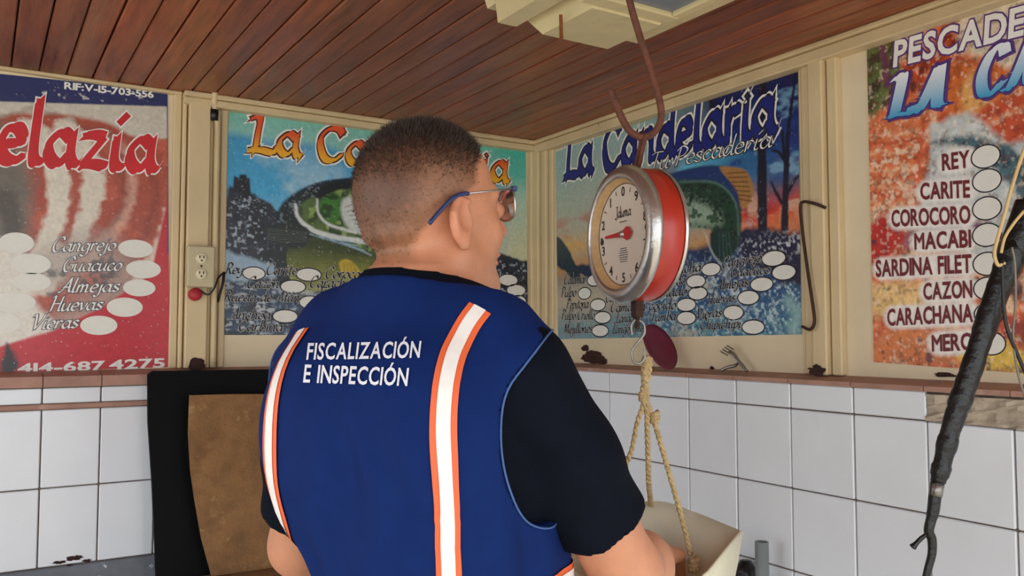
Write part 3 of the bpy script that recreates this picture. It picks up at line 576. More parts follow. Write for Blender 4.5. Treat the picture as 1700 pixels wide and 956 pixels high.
for pts, wd in (([(1268, 140), (1266, 250), (1268, 430)], (13, 17)), ([(1325, 110), (1312, 200), (1306, 300), (1304, 380)], (3, 12)), ([(1304, 330), (1320, 300), (1330, 290)], (6, 3)), ([(1304, 345), (1290, 320), (1282, 302)], (5, 3)), ([(1310, 275), (1296, 255), (1285, 250)], (5, 3)), ([(1180, 150), (1184, 185)], (8, 4)), ([(1306, 290), (1300, 220)], (5, 2))):
    P.line(pts, wd, (22, 24, 44), .002, 1, .004)
P.put((190, 200, 216), np.clip((P.n(90, 61, 2) - .6) * 10, 0, .6) * np.clip(1 - abs(P.U - .86) * 28, 0, 1) * (P.V > .5))
P.poly([(1242, 380), (1340, 392), (1340, 470), (1240, 436)], (30, 34, 66), .008, .02, 30)
for q in ((.72, .66), ): P.put((214, 220, 230), np.clip((P.n(150, 91, 3) - .56) * 10, 0, .9) * np.clip((P.U - q[0]) * 8, 0, 1) * np.clip(1 - abs(P.V - q[1]) * 14, 0, 1))
# fish
fish = [(1050, 330), (1090, 300), (1130, 285), (1180, 276), (1212, 284), (1228, 312), (1232, 350), (1230, 395), (1218, 420), (1196, 434), (1180, 410), (1184, 384), (1150, 378), (1100, 390)]
P.poly(fish, (34, 66, 50), .004); fd = P.sdf(smooth_path(np.array(fish, float), 4, True)) < 0
P.poly([(1060, 350), (1100, 330), (1150, 328), (1192, 350), (1196, 372), (1150, 378), (1090, 392)], (150, 172, 150), .016)
P.put((30, 70, 44), np.clip((P.n(90, 16, 3) - .5) * 8, 0, .9) * fd); P.put((12, 26, 30), np.clip((P.n(120, 26, 3) - .5) * 9, 0, .9) * fd * np.clip(1.6 - 60 * np.abs(P.sdf([(1060, 312), (1130, 300), (1200, 312), (1222, 360), (1216, 410), (1200, 380), (1196, 340), (1140, 322)])), 0, 1))
P.put((18, 40, 36), np.clip((P.n(60, 6, 3) - .46) * 7, 0, .85) * fd * np.clip(1 - abs(P.sdf([(1060, 320), (1130, 305), (1200, 322), (1210, 360), (1190, 340), (1140, 322)])) * 60, 0, 1))
P.poly([(1085, 300), (1130, 284), (1180, 275), (1214, 284), (1230, 316), (1234, 350), (1220, 330), (1195, 304), (1150, 298)], (24, 54, 110), .004)
P.line([(1130, 302), (1190, 304), (1222, 336), (1228, 390)], 3, (90, 130, 120), .003, .8)
P.poly([(1196, 280), (1212, 277), (1240, 284), (1252, 312), (1246, 336), (1232, 346), (1224, 316)], (170, 122, 66), .003)
for k in range(7): P.line([(1208 + 3 * k, 288 + 7 * k), (1240 + 1.5 * k, 286 + 8 * k)], 1.6, (96, 60, 34), .001, .9)
P.poly([(1180, 388), (1206, 382), (1222, 404), (1212, 430), (1192, 432)], (26, 52, 50), .003)
for k in range(4): P.line([(1196 + 5 * k, 386), (1196 + 7 * k, 436)], (2, 1), (60, 96, 84), .001, .7)
P.line([(1172, 388), (1184, 420), (1200, 440)], 2, (200, 214, 220), .004, .8); P.line([(1210, 440), (1206, 470), (1230, 500)], (3, 8), (200, 216, 224), .006, .7, .04)
P.line([(1310, 500), (1325, 520), (1318, 545)], (14, 18), (150, 190, 190), .01, .8)
P.scratches(5, .4); P.done()
title(P, 'La Candelaria', (938, 296), (1292, 218), 41, 'P_navy', 'P_black', .36, 'white', None, .8, .02)
P.word(script('Tu Pescadería', .14, 38, .07, .09), (1080, 285), (1283, 244), 15, 1, P.root, 'P_black', .0048, slant=.3); P.word(script('Tu Pescadería', .14, 38, .07), (1080, 285), (1283, 244), 15, 1, P.root, 'white', .0051, slant=.3)
for t, bl, br in (('Calamar', (938, 472), (975, 470)), ('Pulpo', (933, 494), (958, 492)), ('Pepitona', (942, 513), (979, 511)), ('Pulpo Criollo', (934, 531), (989, 530)), ('Mejillones', (938, 554), (985, 552)),
                  ('Camaron', (998, 484), (1045, 480)), ('Camaron', (1007, 502), (1050, 499)), ('Camaron cocido', (1015, 518), (1124, 513)), ('Langosta', (1024, 536), (1068, 533)), ('Zumba'.replace('Z', 'T'), (1082, 534), (1124, 531)), ('Langostino', (1018, 554), (1070, 550)),
                  ('concha', (1112, 456), (1166, 450)), ('pelado', (1098, 476), (1140, 471)), ('pelado', (1090, 494), (1142, 490)), ('Cangrejo', (1200, 445), (1266, 434)), ('Guacuco', (1214, 460), (1280, 454)), ('Almejas', (1190, 482), (1244, 475)), ('Huevas', (1176, 505), (1222, 500)), ('Vieras', (1158, 530), (1200, 525)), ('Chipichipi', (1164, 547), (1232, 544))):
    P.word(script(t, .31, 38, .12, .05), bl, br, 9, 1, P.root, 'oval', .0041, slant=.2); P.word(script(t, .31, 38, .12), bl, br, 9, 1, P.root, 'P_black', .0045, slant=.2)
for q in ((989, 465, 12, 9), (972, 487, 10, 9), (994, 506, 12, 9), (1002, 527, 13, 9), (998, 549, 13, 9), (1182, 447, 15, 10), (1157, 467, 15, 10), (1160, 487, 15, 10), (1141, 506, 15, 10), (1141, 528, 15, 10), (1286, 429, 19, 12), (1303, 452, 19, 12), (1266, 472, 18, 11), (1244, 494, 17, 11), (1219, 519, 16, 11), (1252, 543, 18, 11)): P.oval(*q, P.root, rim='P_black')

# ------------------------------------------------------------------ poster 4: shellfish poster at the right edge
P = Paint('B', [(1440, 66), (1960, -112), (1975, 640), (1452, 601)], 380, 330, 'shellfish_poster', 'orange shellfish price poster with maroon names, at the right edge')
X, Y = P.X * 55, P.Y * 55; cell = fbm(X, Y, 2, 3)
P.C = P.grad([(0, (150, 50, 30)), (.35, (206, 84, 46)), (.55, (226, 130, 84)), (.75, (236, 190, 150)), (1, (240, 214, 186))], np.clip((P.n(22, 1) - .2) * 1.7, 0, 1))
P.put((112, 34, 24), np.clip((P.n(40, 8) - .58) * 7, 0, .8))
P.poly([(1435, 60), (1490, 50), (1500, 100), (1478, 150), (1470, 200), (1438, 190)], (96, 110, 60), .01, .03, 20); P.put((60, 40, 40), np.clip((P.n(50, 22) - .5) * 7, 0, .85) * np.clip(-P.sdf([(1435, 60), (1520, 40), (1540, 150), (1470, 215), (1438, 190)]) * 60, 0, 1))
P.line([(1462, 60), (1470, 100), (1474, 140)], 9, (110, 60, 80), .004)
P.poly([(1610, 0), (1720, -40), (1760, 60), (1700, 130), (1600, 70)], (222, 206, 180), .012, .03, 20)
P.poly([(1560, 120), (1640, 90), (1690, 120), (1660, 180), (1600, 200), (1570, 180)], (214, 110, 50), .01, .02, 24)
P.poly([(1590, 150), (1630, 120), (1650, 160), (1610, 190)], (230, 170, 96), .014, .02, 30)
P.poly([(1546, 205), (1610, 195), (1680, 220), (1780, 240), (1800, 420), (1700, 430), (1600, 420), (1530, 390), (1536, 300), (1540, 240)], (200, 206, 204), .008, .02, 26)
P.put((176, 184, 186), np.clip((P.n(60, 5) - .5) * 5, 0, .6) * (P.sdf([(1546, 205), (1680, 220), (1800, 250), (1800, 420), (1530, 390)]) < 0))
P.poly([(1545, 238), (1600, 228), (1660, 240), (1720, 270), (1780, 300), (1780, 360), (1700, 330), (1650, 280), (1600, 246)], (70, 104, 116), .006, .01, 30)
P.put((36, 60, 70), np.clip((P.n(60, 3, sx=2) - .52) * 8, 0, .8) * (P.sdf([(1560, 232), (1660, 240), (1780, 300), (1780, 350), (1680, 300)]) < 0))
P.poly([(1630, 190), (1680, 160), (1740, 170), (1760, 220), (1700, 235), (1650, 220)], (196, 76, 40), .008, .02, 24)
P.line([(1640, 205), (1700, 180), (1740, 175)], 4, (236, 160, 110), .006, .7)
P.poly([(1458, 190), (1535, 160), (1545, 205), (1530, 300), (1520, 330), (1445, 340), (1444, 260)], (222, 122, 76), .008, .02, 24)
for k in range(9): P.line([(1446, 225 + 14 * k), (1490, 222 + 15 * k), (1532, 215 + 14 * k)], 3, (176, 50, 34) if k % 2 else (240, 196, 156), .004, .7, .02)
P.line([(1535, 200), (1528, 260), (1522, 320)], 6, (214, 96, 60), .004)
P.put((240, 210, 180), np.clip((P.n(70, 33) - .55) * 8, 0, .8) * (P.sdf([(1444, 250), (1530, 230), (1520, 350), (1446, 370)]) < 0))
P.poly([(1446, 370), (1490, 360), (1510, 395), (1480, 430), (1450, 440)], (186, 40, 34), .01, .015, 26); P.poly([(1520, 380), (1600, 360), (1640, 380), (1560, 400), (1510, 410)], (130, 90, 120), .01, .02, 26)
P.poly([(1450, 480), (1560, 470), (1620, 490), (1540, 520), (1455, 515)], (236, 196, 130), .012, .02, 26); P.poly([(1454, 560), (1520, 540), (1620, 560), (1640, 602), (1454, 602)], (214, 124, 70), .012, .02, 26); P.poly([(1600, 580), (1700, 575), (1700, 620), (1600, 605)], (230, 190, 70), .01, .02)
P.put((60, 40, 60), np.clip((P.n(34, 71) - .66) * 9, 0, .8) * (P.V > .6))
P.C *= (.74 + .52 * P.n(75, 57, 4))[:, None]; P.put((246, 226, 200), np.clip((P.n(120, 58, 3) - .62) * 7, 0, .4)); P.put((96, 30, 26), np.clip((P.n(100, 59, 3) - .63) * 7, 0, .4))
NAMES = [(t, (x0, y + 1), (x1, y + 1 - .045 * (x1 - x0) - (4 if t == 'REY' else 0))) for t, x0, x1, y in (('REY', 1567, 1611, 282), ('CARITE', 1531, 1612, 330), ('COROCORO', 1483, 1613, 375), ('MACABI', 1521, 1614, 413), ('SARDINA FILET', 1457, 1615, 458), ('CAZON', 1536, 1616, 496), ('CARACHANA', 1476, 1617, 539), ('MERO', 1550, 1618, 582))]
for t, bl, br in NAMES: P.line([(bl[0] + 10, bl[1] - 13), (br[0] - 8, br[1] - 13)], 25, (244, 240, 234), .005)
P.scratches(5, .25); P.done()
P.word(block('PESCADERIA', .075, .12), (1486, 111), (1800, 33), 40, 1, P.root, 'P_purple', .0041, slant=.1); P.word(block('PESCADERIA', .03, .12), (1486, 111), (1800, 33), 40, 1, P.root, 'white', .0046, slant=.1)
def cap(sh, text, bl, br, h):
    sh.word(script(text, .55, 12, .18, .16, .12), bl, br, h, 1.9, sh.root, 'P_purple', .0050, slant=.15); sh.word(script(text, .55, 12, .18, .045, .12), bl, br, h, 1.9, sh.root, 'P_navy', .0053, slant=.15)
    sh.word(script(text, .55, 12, .18, 0, .12), bl, br, h, 1.9, sh.root, 'P_fade', .0056, slant=.15, grad=[(60, 160, 206), (236, 240, 242)])
cap(P, 'LA', (1478, 196), (1570, 178), 64); cap(P, 'CA', (1624, 162), (1722, 138), 74)
for t, bl, br in NAMES: P.word(block(t, .03, .1), bl, br, 26, 1, P.root, 'P_maroon', .0047)
for x, y in ((1638, 260), (1640, 300), (1640, 346), (1640, 390), (1641, 438), (1642, 479), (1643, 522), (1647, 570)): P.oval(x, y, 23, 18, P.root, rim='P_black')
# ------------------------------------------------------------------ marks and damage on the walls
def patch(wall, px, py, rx, ry, m, name, parent, h=.0015, seed=1, spike=.5):
    sh = Sheet(wall); c = sh.p2(px, py); ax = abs(sh.p2(px + rx, py)[0] - c[0]); ay = abs(sh.p2(px, py - ry)[1] - c[1]); r = np.random.default_rng(seed); n = 36
    t = np.arange(n) * 2 * math.pi / n; k0 = 1 - spike * r.random(n); k = .5 * k0 + .25 * np.roll(k0, 1) + .25 * np.roll(k0, -1); V = sh.up(np.c_[c[0] + ax * k * np.cos(t), c[1] + ay * k * np.sin(t)], h + .002 * r.random(n))
    V = np.vstack([V, sh.up(c[None], h + .003)]); return obj(name, V, [(i, (i + 1) % n, n) for i in range(n)], m, parent)
patch('B', 984, 593, 24, 14, 'chip', 'peeled_paint', wb, seed=3); patch('B', 1001, 600, 12, 8, 'chip', 'peeled_paint', wb, seed=4); patch('B', 972, 578, 8, 7, 'chip', 'peeled_paint', wb, seed=5)
patch('B', 1372, 614, 20, 12, 'chip', 'peeled_paint', wb, .031, 6, .6); patch('A', 322, 604, 17, 13, 'chip', 'peeled_paint', wa, .035, 7, .35); patch('B', 1570, 622, 26, 5, 'chip', 'peeled_paint', wb, .002, 8, .6)
patch('B', 1183, 611, 5, 4, 'chip', 'peeled_paint', wb, .002, 9, .5)

for px, py, rx, ry, sd_ in ((118, 918, 20, 6, 11), (95, 925, 16, 4, 12), (140, 922, 12, 4, 13), (112, 930, 9, 4, 14)): patch('A', px, py, rx, ry, 'chip', 'scuff_mark', wa, TO + .0006, sd_, .7)

# ------------------------------------------------------------------ outlet on the left post
c0, c1 = onA(309, 408, .034), onA(353, 478, .034); yo = YA - .034
oc = (c0 + c1) / 2; hw, hh = (c1[0] - c0[0]) / 2, (c0[2] - c1[2]) / 2
ou = empty('wall_outlet', (oc[0], yo, c1[2]), 'ivory double power outlet with a red cap, on the cream post', 'outlet')
cp_ = obj('cover_plate', *box((oc[0] - hw, yo - .022, c1[2]), (oc[0] + hw, yo, c0[2]), .003), 'box', ou)
for dz in (.022, -.02):
    O = np.array([oc[0], yo - .022, oc[2] + dz]); so_ = obj('socket', *join(lathe([(.0001, .004), (.012, .004), (.0138, .003), (.014, 0)], 24, O, (0, -1, 0))), 'outlet', ou, True)
    for dx in (-.005, .005): obj('slot', *box(O + (dx - .0012, -.0052, 0), O + (dx + .0012, -.0038, .007)), 'slot', so_)
    obj('slot', *disc(O + (0, -.0046, -.006), (0, -1, 0), .0026, 12), 'slot', so_)
obj('screw', *disc(np.array([oc[0], yo - .0235, oc[2] + .001]), (0, -1, 0), .003, 12), 'slot', ou)
O = onA(323, 489, .042); obj('red_cap', *lathe([(.0001, .02), (.012, .02), (.017, .012), (.0175, 0), (.012, -.006), (.0001, -.006)], 20, O, (0.1, -1, .1)), 'redcap', ou, True)
obj('cable', *tube(smooth_path([onA(330, 480, .05), onA(345, 489, .055), onA(356, 478, .06), onA(362, 462, .05), onA(372, 452, .03)]), .0025, 6), 'wire_b', ou, True)
obj('cable', *tube(smooth_path([onA(372, 452, .03), onA(370, 470, .04), onA(364, 490, .03), onA(362, 500, .01)]), .004, 6), 'wire_b', ou, True)
cdn = empty('conduit', onA(352, 600, .03), 'cream painted conduit pipe running up the wall beside the outlet post', 'conduit')
a = onA(357, 400, .022); pth = [(a[0], YA - .022, z) for z in np.linspace(ZS + .002, 2.03, 9)] + [tuple(onA(356, 175, .03)), tuple(onA(357, 152, .046))]
obj('pipe', *tube(smooth_path(pth, 3), .0085, 10), 'cream', cdn, True); obj('tape', *tube([onA(355, 200, .028), onA(356, 182, .03)], .0115, 10), 'tape', cdn, True)

# ------------------------------------------------------------------ counter and boards under the left wall
cr = empty('bench', (0, YA - .25, 0), 'low grey concrete bench along the left tiled wall', 'bench')
obj('bench_top', *box((X0, YA - .46, .62), (1.2, YA - TO - .006, .70), .006), 'counter', cr)
for xx in (X0 + .1, -.3, 1.1): obj('bench_leg', *box((xx - .05, YA - .42, 0), (xx + .05, YA - TO - .01, .62), .004), 'counter', cr)
obj('grey_plinth', *box((X0, YA - TO - .004, .702), (XB - TO, YA - TO + .004, .889), .003), 'counter', wa)
def board(pts, z0, o_bot, o_top, th, m, name, label):
    """upright board: outline in wall coordinates, tilted back against the wall"""
    P = np.array(pts); zt = P[:, 1].max(); k = (P[:, 1] - z0) / (zt - z0); off = o_bot + (o_top - o_bot) * k
    F_ = np.c_[P[:, 0], YA - off, P[:, 1]]; V, Fc = slab(F_, np.array([0, th, 0])); o = obj(name, V, [f[::-1] for f in Fc], m); return props(o, label, 'board')
ba = [onA(px, py, .09)[[0, 2]] for px, py in ((246, 622), (254, 616), (458, 613), (560, 612), (562, 700))]
q0 = onA(246, 700, .10)[0]; q1 = onA(256, 940, .11)[0]
outl = [ba[0], (q0, onA(248, 700, .1)[2]), (onA(251, 800, .1)[0], onA(251, 800, .1)[2]), (q1, onA(256, 940, .11)[2]), (q1 + .01, .7005), (ba[4][0] + .02, .7005), ba[4], ba[3], ba[2], ba[1]]
board(outl, .70, .15, .085, .014, 'black', 'black_board', 'large black board leaning on the tiled wall, behind the brown board')
bb = [(318, 657), (316, 690), (314, 720), (316, 780), (322, 830), (331, 890), (346, 951), (400, 944), (468, 934), (476, 890), (472, 800), (462, 700), (458, 655), (390, 655)]
bo = [onA(px, py, .15)[[0, 2]] for px, py in bb]; zmin = min(q[1] for q in bo)
board(bo, zmin, .185, .128, .008, 'fibre', 'fibre_board', 'worn brown fibreboard panel leaning on the large black board')
ld = obj('timber_block', *box((onA(335, 940, .16)[0], YA - .30, .7005), (onA(520, 940, .16)[0], YA - .155, zmin - .0012), .004), 'fibre'); props(ld, 'low brown timber block under the brown fibreboard panel', 'timber')

# ------------------------------------------------------------------ grey pipe by the right wall
q = onB(1265, 930, .11); pp = empty('drain_pipe', (q[0], q[1], 0), 'grey plastic pipe stub standing by the right tiled wall', 'pipe')
zt = onB(1265, 899, .11)[2]
obj('pipe', *join(lathe([(.015, -zt), (.015, 0), (.0125, 0), (.0125, -.2)], 24, np.array([q[0], q[1], zt]), (0, 0, 1), np.array([1.0, 0, 0]))), 'pvc', pp, True)
obj('coupling', *lathe([(.015, -.02), (.019, -.02), (.019, .03), (.015, .03)], 24, np.array([q[0], q[1], zt - .11]), (0, 0, 1), np.array([1.0, 0, 0])), 'pvc', pp, True)
q = onB(1238, 945, .085); bt = empty('black_jug', (q[0], q[1], 0), 'small black jug on a stand beside the grey pipe stub', 'jug')
zt = onB(1238, 930, .085)[2]
obj('jug_body', *lathe([(.0001, -.2), (.03, -.2), (.032, -.19), (.032, -.05), (.024, -.02), (.012, 0), (.0001, 0)], 20, np.array([q[0], q[1], zt]), (0, 0, 1), np.array([1.0, 0, 0])), 'tape', bt, True)
obj('stand', *box((q[0] - .04, q[1] - .05, 0), (q[0] + .032, q[1] + .05, zt - .2), .004), 'counter', bt)

# ------------------------------------------------------------------ lamp housing on the ceiling
lx0, lx1, ly1, ly0, lz = .862, 1.043, 1.31, .55, 2.013
lf = empty('ceiling_lamp', (.95, .95, ZC), 'yellowed fluorescent lamp housing on the board ceiling', 'lamp')
def frustum(x0, x1, y0, y1, z0, X0_, X1_, Y0_, Y1_, z1):
    return [(x0, y0, z0), (x1, y0, z0), (x1, y1, z0), (x0, y1, z0), (X0_, Y0_, z1), (X1_, Y0_, z1), (X1_, Y1_, z1), (X0_, Y1_, z1)], [(3, 2, 1, 0), (4, 5, 6, 7), (0, 1, 5, 4), (1, 2, 6, 5), (2, 3, 7, 6), (3, 0, 4, 7)]
def seg(x0, x1, y0, y1, z0, ins, z1=ZC): return frustum(x0 + ins, x1 - ins, y0, y1, z0, x0, x1, y0, y1, z1)
obj('base_tray', *seg(lx0 - .07, lx1 + .075, ly0, ly1 + .06, ZC - .035, .012, ZC - .0015), 'fix', lf)
eb_ = obj('end_housing', *frustum(lx0 + .02, lx1 - .006, ly1 - .165, ly1 - .012, lz, lx0 - .02, lx1 + .02, ly1 - .18, ly1 + .03, ZC - .034), 'fix', lf)
onZ = lambda px, py, z: CAM + ray(px, py) * (z - CAM[2]) / ray(px, py)[2]
obj('rust_streak', *slab(np.array([onZ(*q, lz - .0003) for q in ((928, 24), (934, 24), (935, 66), (929, 65))]), np.array([0, 0, -.0006])), 'streak', eb_)
obj('side_rim', *seg(lx0 - .065, lx0 - .012, ly0, ly1 + .02, ZC - .075, .006, ZC - .03), 'fix', lf); obj('side_rim', *seg(lx1 + .012, lx1 + .07, ly0, ly1 - .02, ZC - .07, .006, ZC - .03), 'fix', lf)
obj('lens_frame', *join(box((lx0 - .01, ly1 - .2, lz + .004), (lx1 + .012, ly1 - .165, lz + .02), .003), box((lx0 - .01, ly0, lz + .004), (lx0 + .012, ly1 - .2, lz + .02), .003), box((lx1 - .01, ly0, lz + .004), (lx1 + .012, ly1 - .2, lz + .02), .003)), 'fix', lf)
obj('lens', *box((lx0 + .008, ly0 + .005, lz + .012), (lx1 - .006, ly1 - .19, lz + .03)), 'lens', lf)
obj('end_cap', *box((lx0 - .02, ly0 - .03, lz + .004), (lx1 + .02, ly0 + .002, ZC - .03), .006), 'fix', lf)

# ------------------------------------------------------------------ iron hook, scale, ropes and pan
ZH = 1.36
A_ = lambda px, py, dz=0: at(px, py, ZH + dz)
tp = A_(1030, -110); top = np.array([tp[0] - .02, tp[1], ZC - .004])
hk = empty('iron_hook', top, 'long rusty iron hook hanging from the ceiling, holding the scale', 'hook')
path = [top, top + (.006, 0, -.05), A_(1034, -60), A_(1045, 0), A_(1062, 60), A_(1080, 115), A_(1092, 155), A_(1098, 190), A_(1090, 215), A_(1070, 228), A_(1047, 219), A_(1032, 195), A_(1022, 170), A_(1014, 150)]
obj('hook_rod', *tube(smooth_path(path, 6), .0058, 10), 'rust', hk, True); obj('ceiling_plate', *lathe([(.0001, -.004), (.028, -.004), (.028, .003), (.0001, .003)], 20, top, (0, 0, 1), np.array([1.0, 0, 0])), 'rust', hk)
SC = A_(1057, 390); view = ray(1057, 390) * np.array([1, 1, 0]); view /= np.linalg.norm(view); rt_ = np.array([view[1], -view[0], 0])
th = math.radians(59); nrm = -view * math.cos(th) - rt_ * math.sin(th)            # the dial faces left
SR = .106; side = np.cross(np.array([0, 0, 1.0]), nrm)                          # reading direction across the dial
sc = empty('hanging_scale', SC - (0, 0, SR), 'round red hanging scale with a worn chrome rim and ivory dial', 'scale')
hb = .026; Oc = SC
obj('red_drum', *lathe([(.0001, -hb), (SR * .8, -hb), (SR * .98, -hb + .003), (SR * 1.0, -hb + .008), (SR * 1.0, hb - .006), (SR * .97, hb - .002)], 72, Oc, nrm), 'red', sc, True)
obj('rear_trim', *lathe([(SR * 1.0, -hb + .004), (SR * 1.018, -hb + .001), (SR * 1.0, -hb - .002), (SR * .96, -hb - .001)], 72, Oc, nrm), 'chrome', sc, True)
rim = obj('chrome_rim', *lathe([(SR * .99, hb - .01), (SR * 1.03, hb - .006), (SR * 1.04, hb), (SR * 1.0, hb + .008), (SR * .9, hb + .013), (SR * .84, hb + .012), (SR * .82, hb + .008)], 72, Oc, nrm), 'chrome', sc, True)
obj('inner_lip', *lathe([(SR * .83, hb + .0105), (SR * .795, hb + .002), (SR * .765, hb - .001)], 72, Oc, nrm), 'tan', sc, True)
df = obj('dial', *disc(Oc + nrm * (hb - .002), nrm, SR * .80, 64), 'dial', sc)
def dial_pt(V, z): V = np.asarray(V); return Oc + nrm * (hb + z) + V[:, :1] * side + V[:, 1:2] * np.array([0, 0, 1.0])
obj('dial_ring', *(lambda t: (dial_pt(np.vstack([np.c_[r * np.cos(t), r * np.sin(t)] for r in (SR * .755, SR * .765)]), -.001), [(i, (i + 1) % 64, 64 + (i + 1) % 64, 64 + i) for i in range(64)]))(np.arange(64) * 2 * math.pi / 64), 'ink', df)
for k in range(10):
    a_ = math.radians(90 + 36 * k); V, Fc, W = block(str(k), .018); hgt = .0145; c = SR * .65 * np.array([math.cos(a_), math.sin(a_)])
    obj('numeral', dial_pt(np.c_[(V[:, 0] - W / 2) * hgt + c[0], (V[:, 1] - .5) * hgt + c[1]], -.0012), Fc, 'ink', df)
    for j in (1, ):
        b_ = a_ + math.radians(18); d_ = np.array([math.cos(b_), math.sin(b_)]); n_ = np.array([-d_[1], d_[0]]) * .0008
        p0, p1 = d_ * SR * .64, d_ * SR * .71; obj('tick', dial_pt([p0 - n_, p1 - n_, p1 + n_, p0 + n_], -.0012), [(0, 1, 2, 3)], 'ink', df)
V, Fc, W = script('Jdüma'.replace('ü', 'u'), .24, 38, .1); hgt = .0095; obj('lettering', dial_pt(np.c_[(V[:, 0] - W / 2) * hgt, V[:, 1] * hgt + .028], -.0012 ) + nrm * 1e-5 * np.arange(len(V))[:, None] / len(V), Fc, 'ink', df)
for k in range(7): wd = .014 - .0012 * abs(k - 3); y_ = -.022 - .0035 * k; obj('fine_print', dial_pt([(-wd, y_), (wd, y_), (wd, y_ - .0011), (-wd, y_ - .0011)], -.0012), [(0, 1, 2, 3)], 'ink', df)
obj('fine_print', dial_pt([(-.012, .021), (.012, .021), (.012, .0198), (-.012, .0198)], -.0012), [(0, 1, 2, 3)], 'ink', df)
for s_ in (-1, 1): obj('dial_mark', *disc(Oc + nrm * (hb - .0012) + side * s_ * SR * .66 + np.array([0, 0, .004 if s_ > 0 else -.006]), nrm, .0055, 16), 'ink', df)
nd = obj('needle', dial_pt([(-.055, -.002), (-.02, -.0035), (.004, -.006), (.014, -.011), (.022, -.010), (.032, 0), (.022, .010), (.014, .011), (.004, .006), (-.02, .0035), (-.055, .002)], .0015), [tuple(range(11))], 'dialred', sc); nd.rotation_euler = (0, 0, 0)
obj('needle_hub', *lathe([(.0001, .004), (.005, .004), (.006, .001), (.006, -.002)], 20, Oc + nrm * hb, nrm), 'chrome', nd, True)
# top link and hanger
tl_ = Oc + np.array([0, 0, SR]); hooktop = A_(1068, 229)
obj('top_link', *join(tube([tl_ + side * .006 - (0, 0, .004), hooktop + side * .006, hooktop + (0, 0, .009), hooktop - side * .006, tl_ - side * .006 - (0, 0, .004)], .0032, 8)), 'rust', sc, True)
bl_ = Oc - np.array([0, 0, SR]); obj('lower_hanger', *join(box(bl_ + (-.008, -.008, -.026), bl_ + (.008, .008, .006), .002), tube([bl_ - (0, 0, .02), bl_ - (0, 0, .044)], .004, 8)), 'darkrust', sc)
sh_ = lambda px, py: A_(px, py)
sp_ = [(1062, 556), (1061, 540), (1068, 531), (1080, 536), (1083, 552), (1072, 568), (1062, 582), (1064, 598), (1074, 603), (1083, 594), (1083, 578)]
off_ = bl_ - (0, 0, .044) - A_(1071, 533)
shk = obj('s_hook', *tube(smooth_path([sh_(*q) + off_ * np.array([1, 1, 0]) for q in sp_], 6), .0021, 8), 'steel'); props(shk, 'bright steel wire hook between the scale and the rope', 'hook')
# pan
PC = A_(1096, 905, .0); pc = np.array([PC[0], PC[1], 0]); zr = 1.115
pn = empty('weighing_pan', (pc[0], pc[1], .99), 'cream plastic weighing pan hanging on three ropes', 'pan')
e_r, e_f = rt_, view
def pan_pt(u, v, z): return np.array([pc[0], pc[1], 0]) + e_r * u + e_f * v + np.array([0, 0, z])
K = A_(1233, 882, -.02); ku, kv = (K - pc) @ e_r, (K - pc) @ e_f
rimp = [(ku, kv, K[2]), (.07, .09, 1.146), (.0, .125, 1.158), (-.09, .10, 1.145), (-.135, .02, 1.11), (-.135, -.06, 1.085), (-.06, -.125, 1.07), (.02, -.13, 1.075), (.07, -.085, 1.098)]
rp = []
for i in range(len(rimp)):
    rp.append(np.array(rimp[i]))
RP = smooth_path(np.array(rp[1:]), 5); RP = np.vstack([[rp[0]], RP]); n = len(RP)
def ring(s, dz, ins=0):
    ctr = np.array([-.01, 0.0]); out = []
    for u, v, z in RP:
        d = np.array([u, v]) - ctr; L_ = np.linalg.norm(d); d = d / L_ * (L_ * s - ins); zz = .99 + (z - .99) * dz; out.append(pan_pt(*(ctr + d), zz))
    return np.array(out)
rings = [ring(.45, 0.0), ring(.72, .04), ring(.86, .3), ring(.95, .7), ring(1, 1), ring(1, 1.01, .004), ring(.95, .7, .004), ring(.86, .32, .004), ring(.72, .1, .004), ring(.45, .06, .002)]
V = np.concatenate(rings); Fc = [(i * n + k, i * n + (k + 1) % n, (i + 1) * n + (k + 1) % n, (i + 1) * n + k) for i in range(len(rings) - 1) for k in range(n)] + [tuple(range(n))[::-1], tuple((len(rings) - 1) * n + k for k in range(n))]
obj('pan_shell', V, Fc, 'pan', pn, True)
# ropes
KN = A_(1071, 650); kt = A_(1073, 596)
rpn = empty('rope_sling', KN, 'natural twisted rope sling with knots between the scale and the pan', 'rope')
def rope(P, r, name, par):
    P = smooth_path(P, 10); L_ = np.r_[0, np.cumsum(np.linalg.norm(np.diff(P, axis=0), axis=1))]; N_ = max(20, int(L_[-1] / .003)); t = np.linspace(0, L_[-1], N_); Q = np.stack([np.interp(t, L_, P[:, i]) for i in range(3)], 1)
    parts = []
    for ph in (0, math.pi):
        a_ = t / .02 * 2 * math.pi + ph; parts.append(tube(Q + r * .5 * (np.cos(a_)[:, None] * rt_ + np.sin(a_)[:, None] * view), r * .62, 6))
    return obj(name, *join(*parts), 'rope', par, True)
rope([kt + (0, 0, .004), A_(1070, 620), A_(1072, 645), A_(1073, 668)], .0062, 'rope', rpn); rope([kt + rt_ * .005 + (0, 0, .002), A_(1076, 622), A_(1068, 648), A_(1070, 670)], .0055, 'rope', rpn)
pa = pan_pt(*RP[n // 2 - 8]) ; fr = A_(1147, 918, -.06)
rope([A_(1071, 664), A_(1058, 702), A_(1041, 768), pan_pt(-.11, .06, 1.128)], .0042, 'rope', rpn)
rope([A_(1073, 664), A_(1075, 720), A_(1077, 800, .03), pan_pt(-.012, .121, 1.152)], .0046, 'rope', rpn)
rope([A_(1074, 668), A_(1086, 700), A_(1108, 775), A_(1132, 860), A_(1147, 922)], .0046, 'rope', rpn)
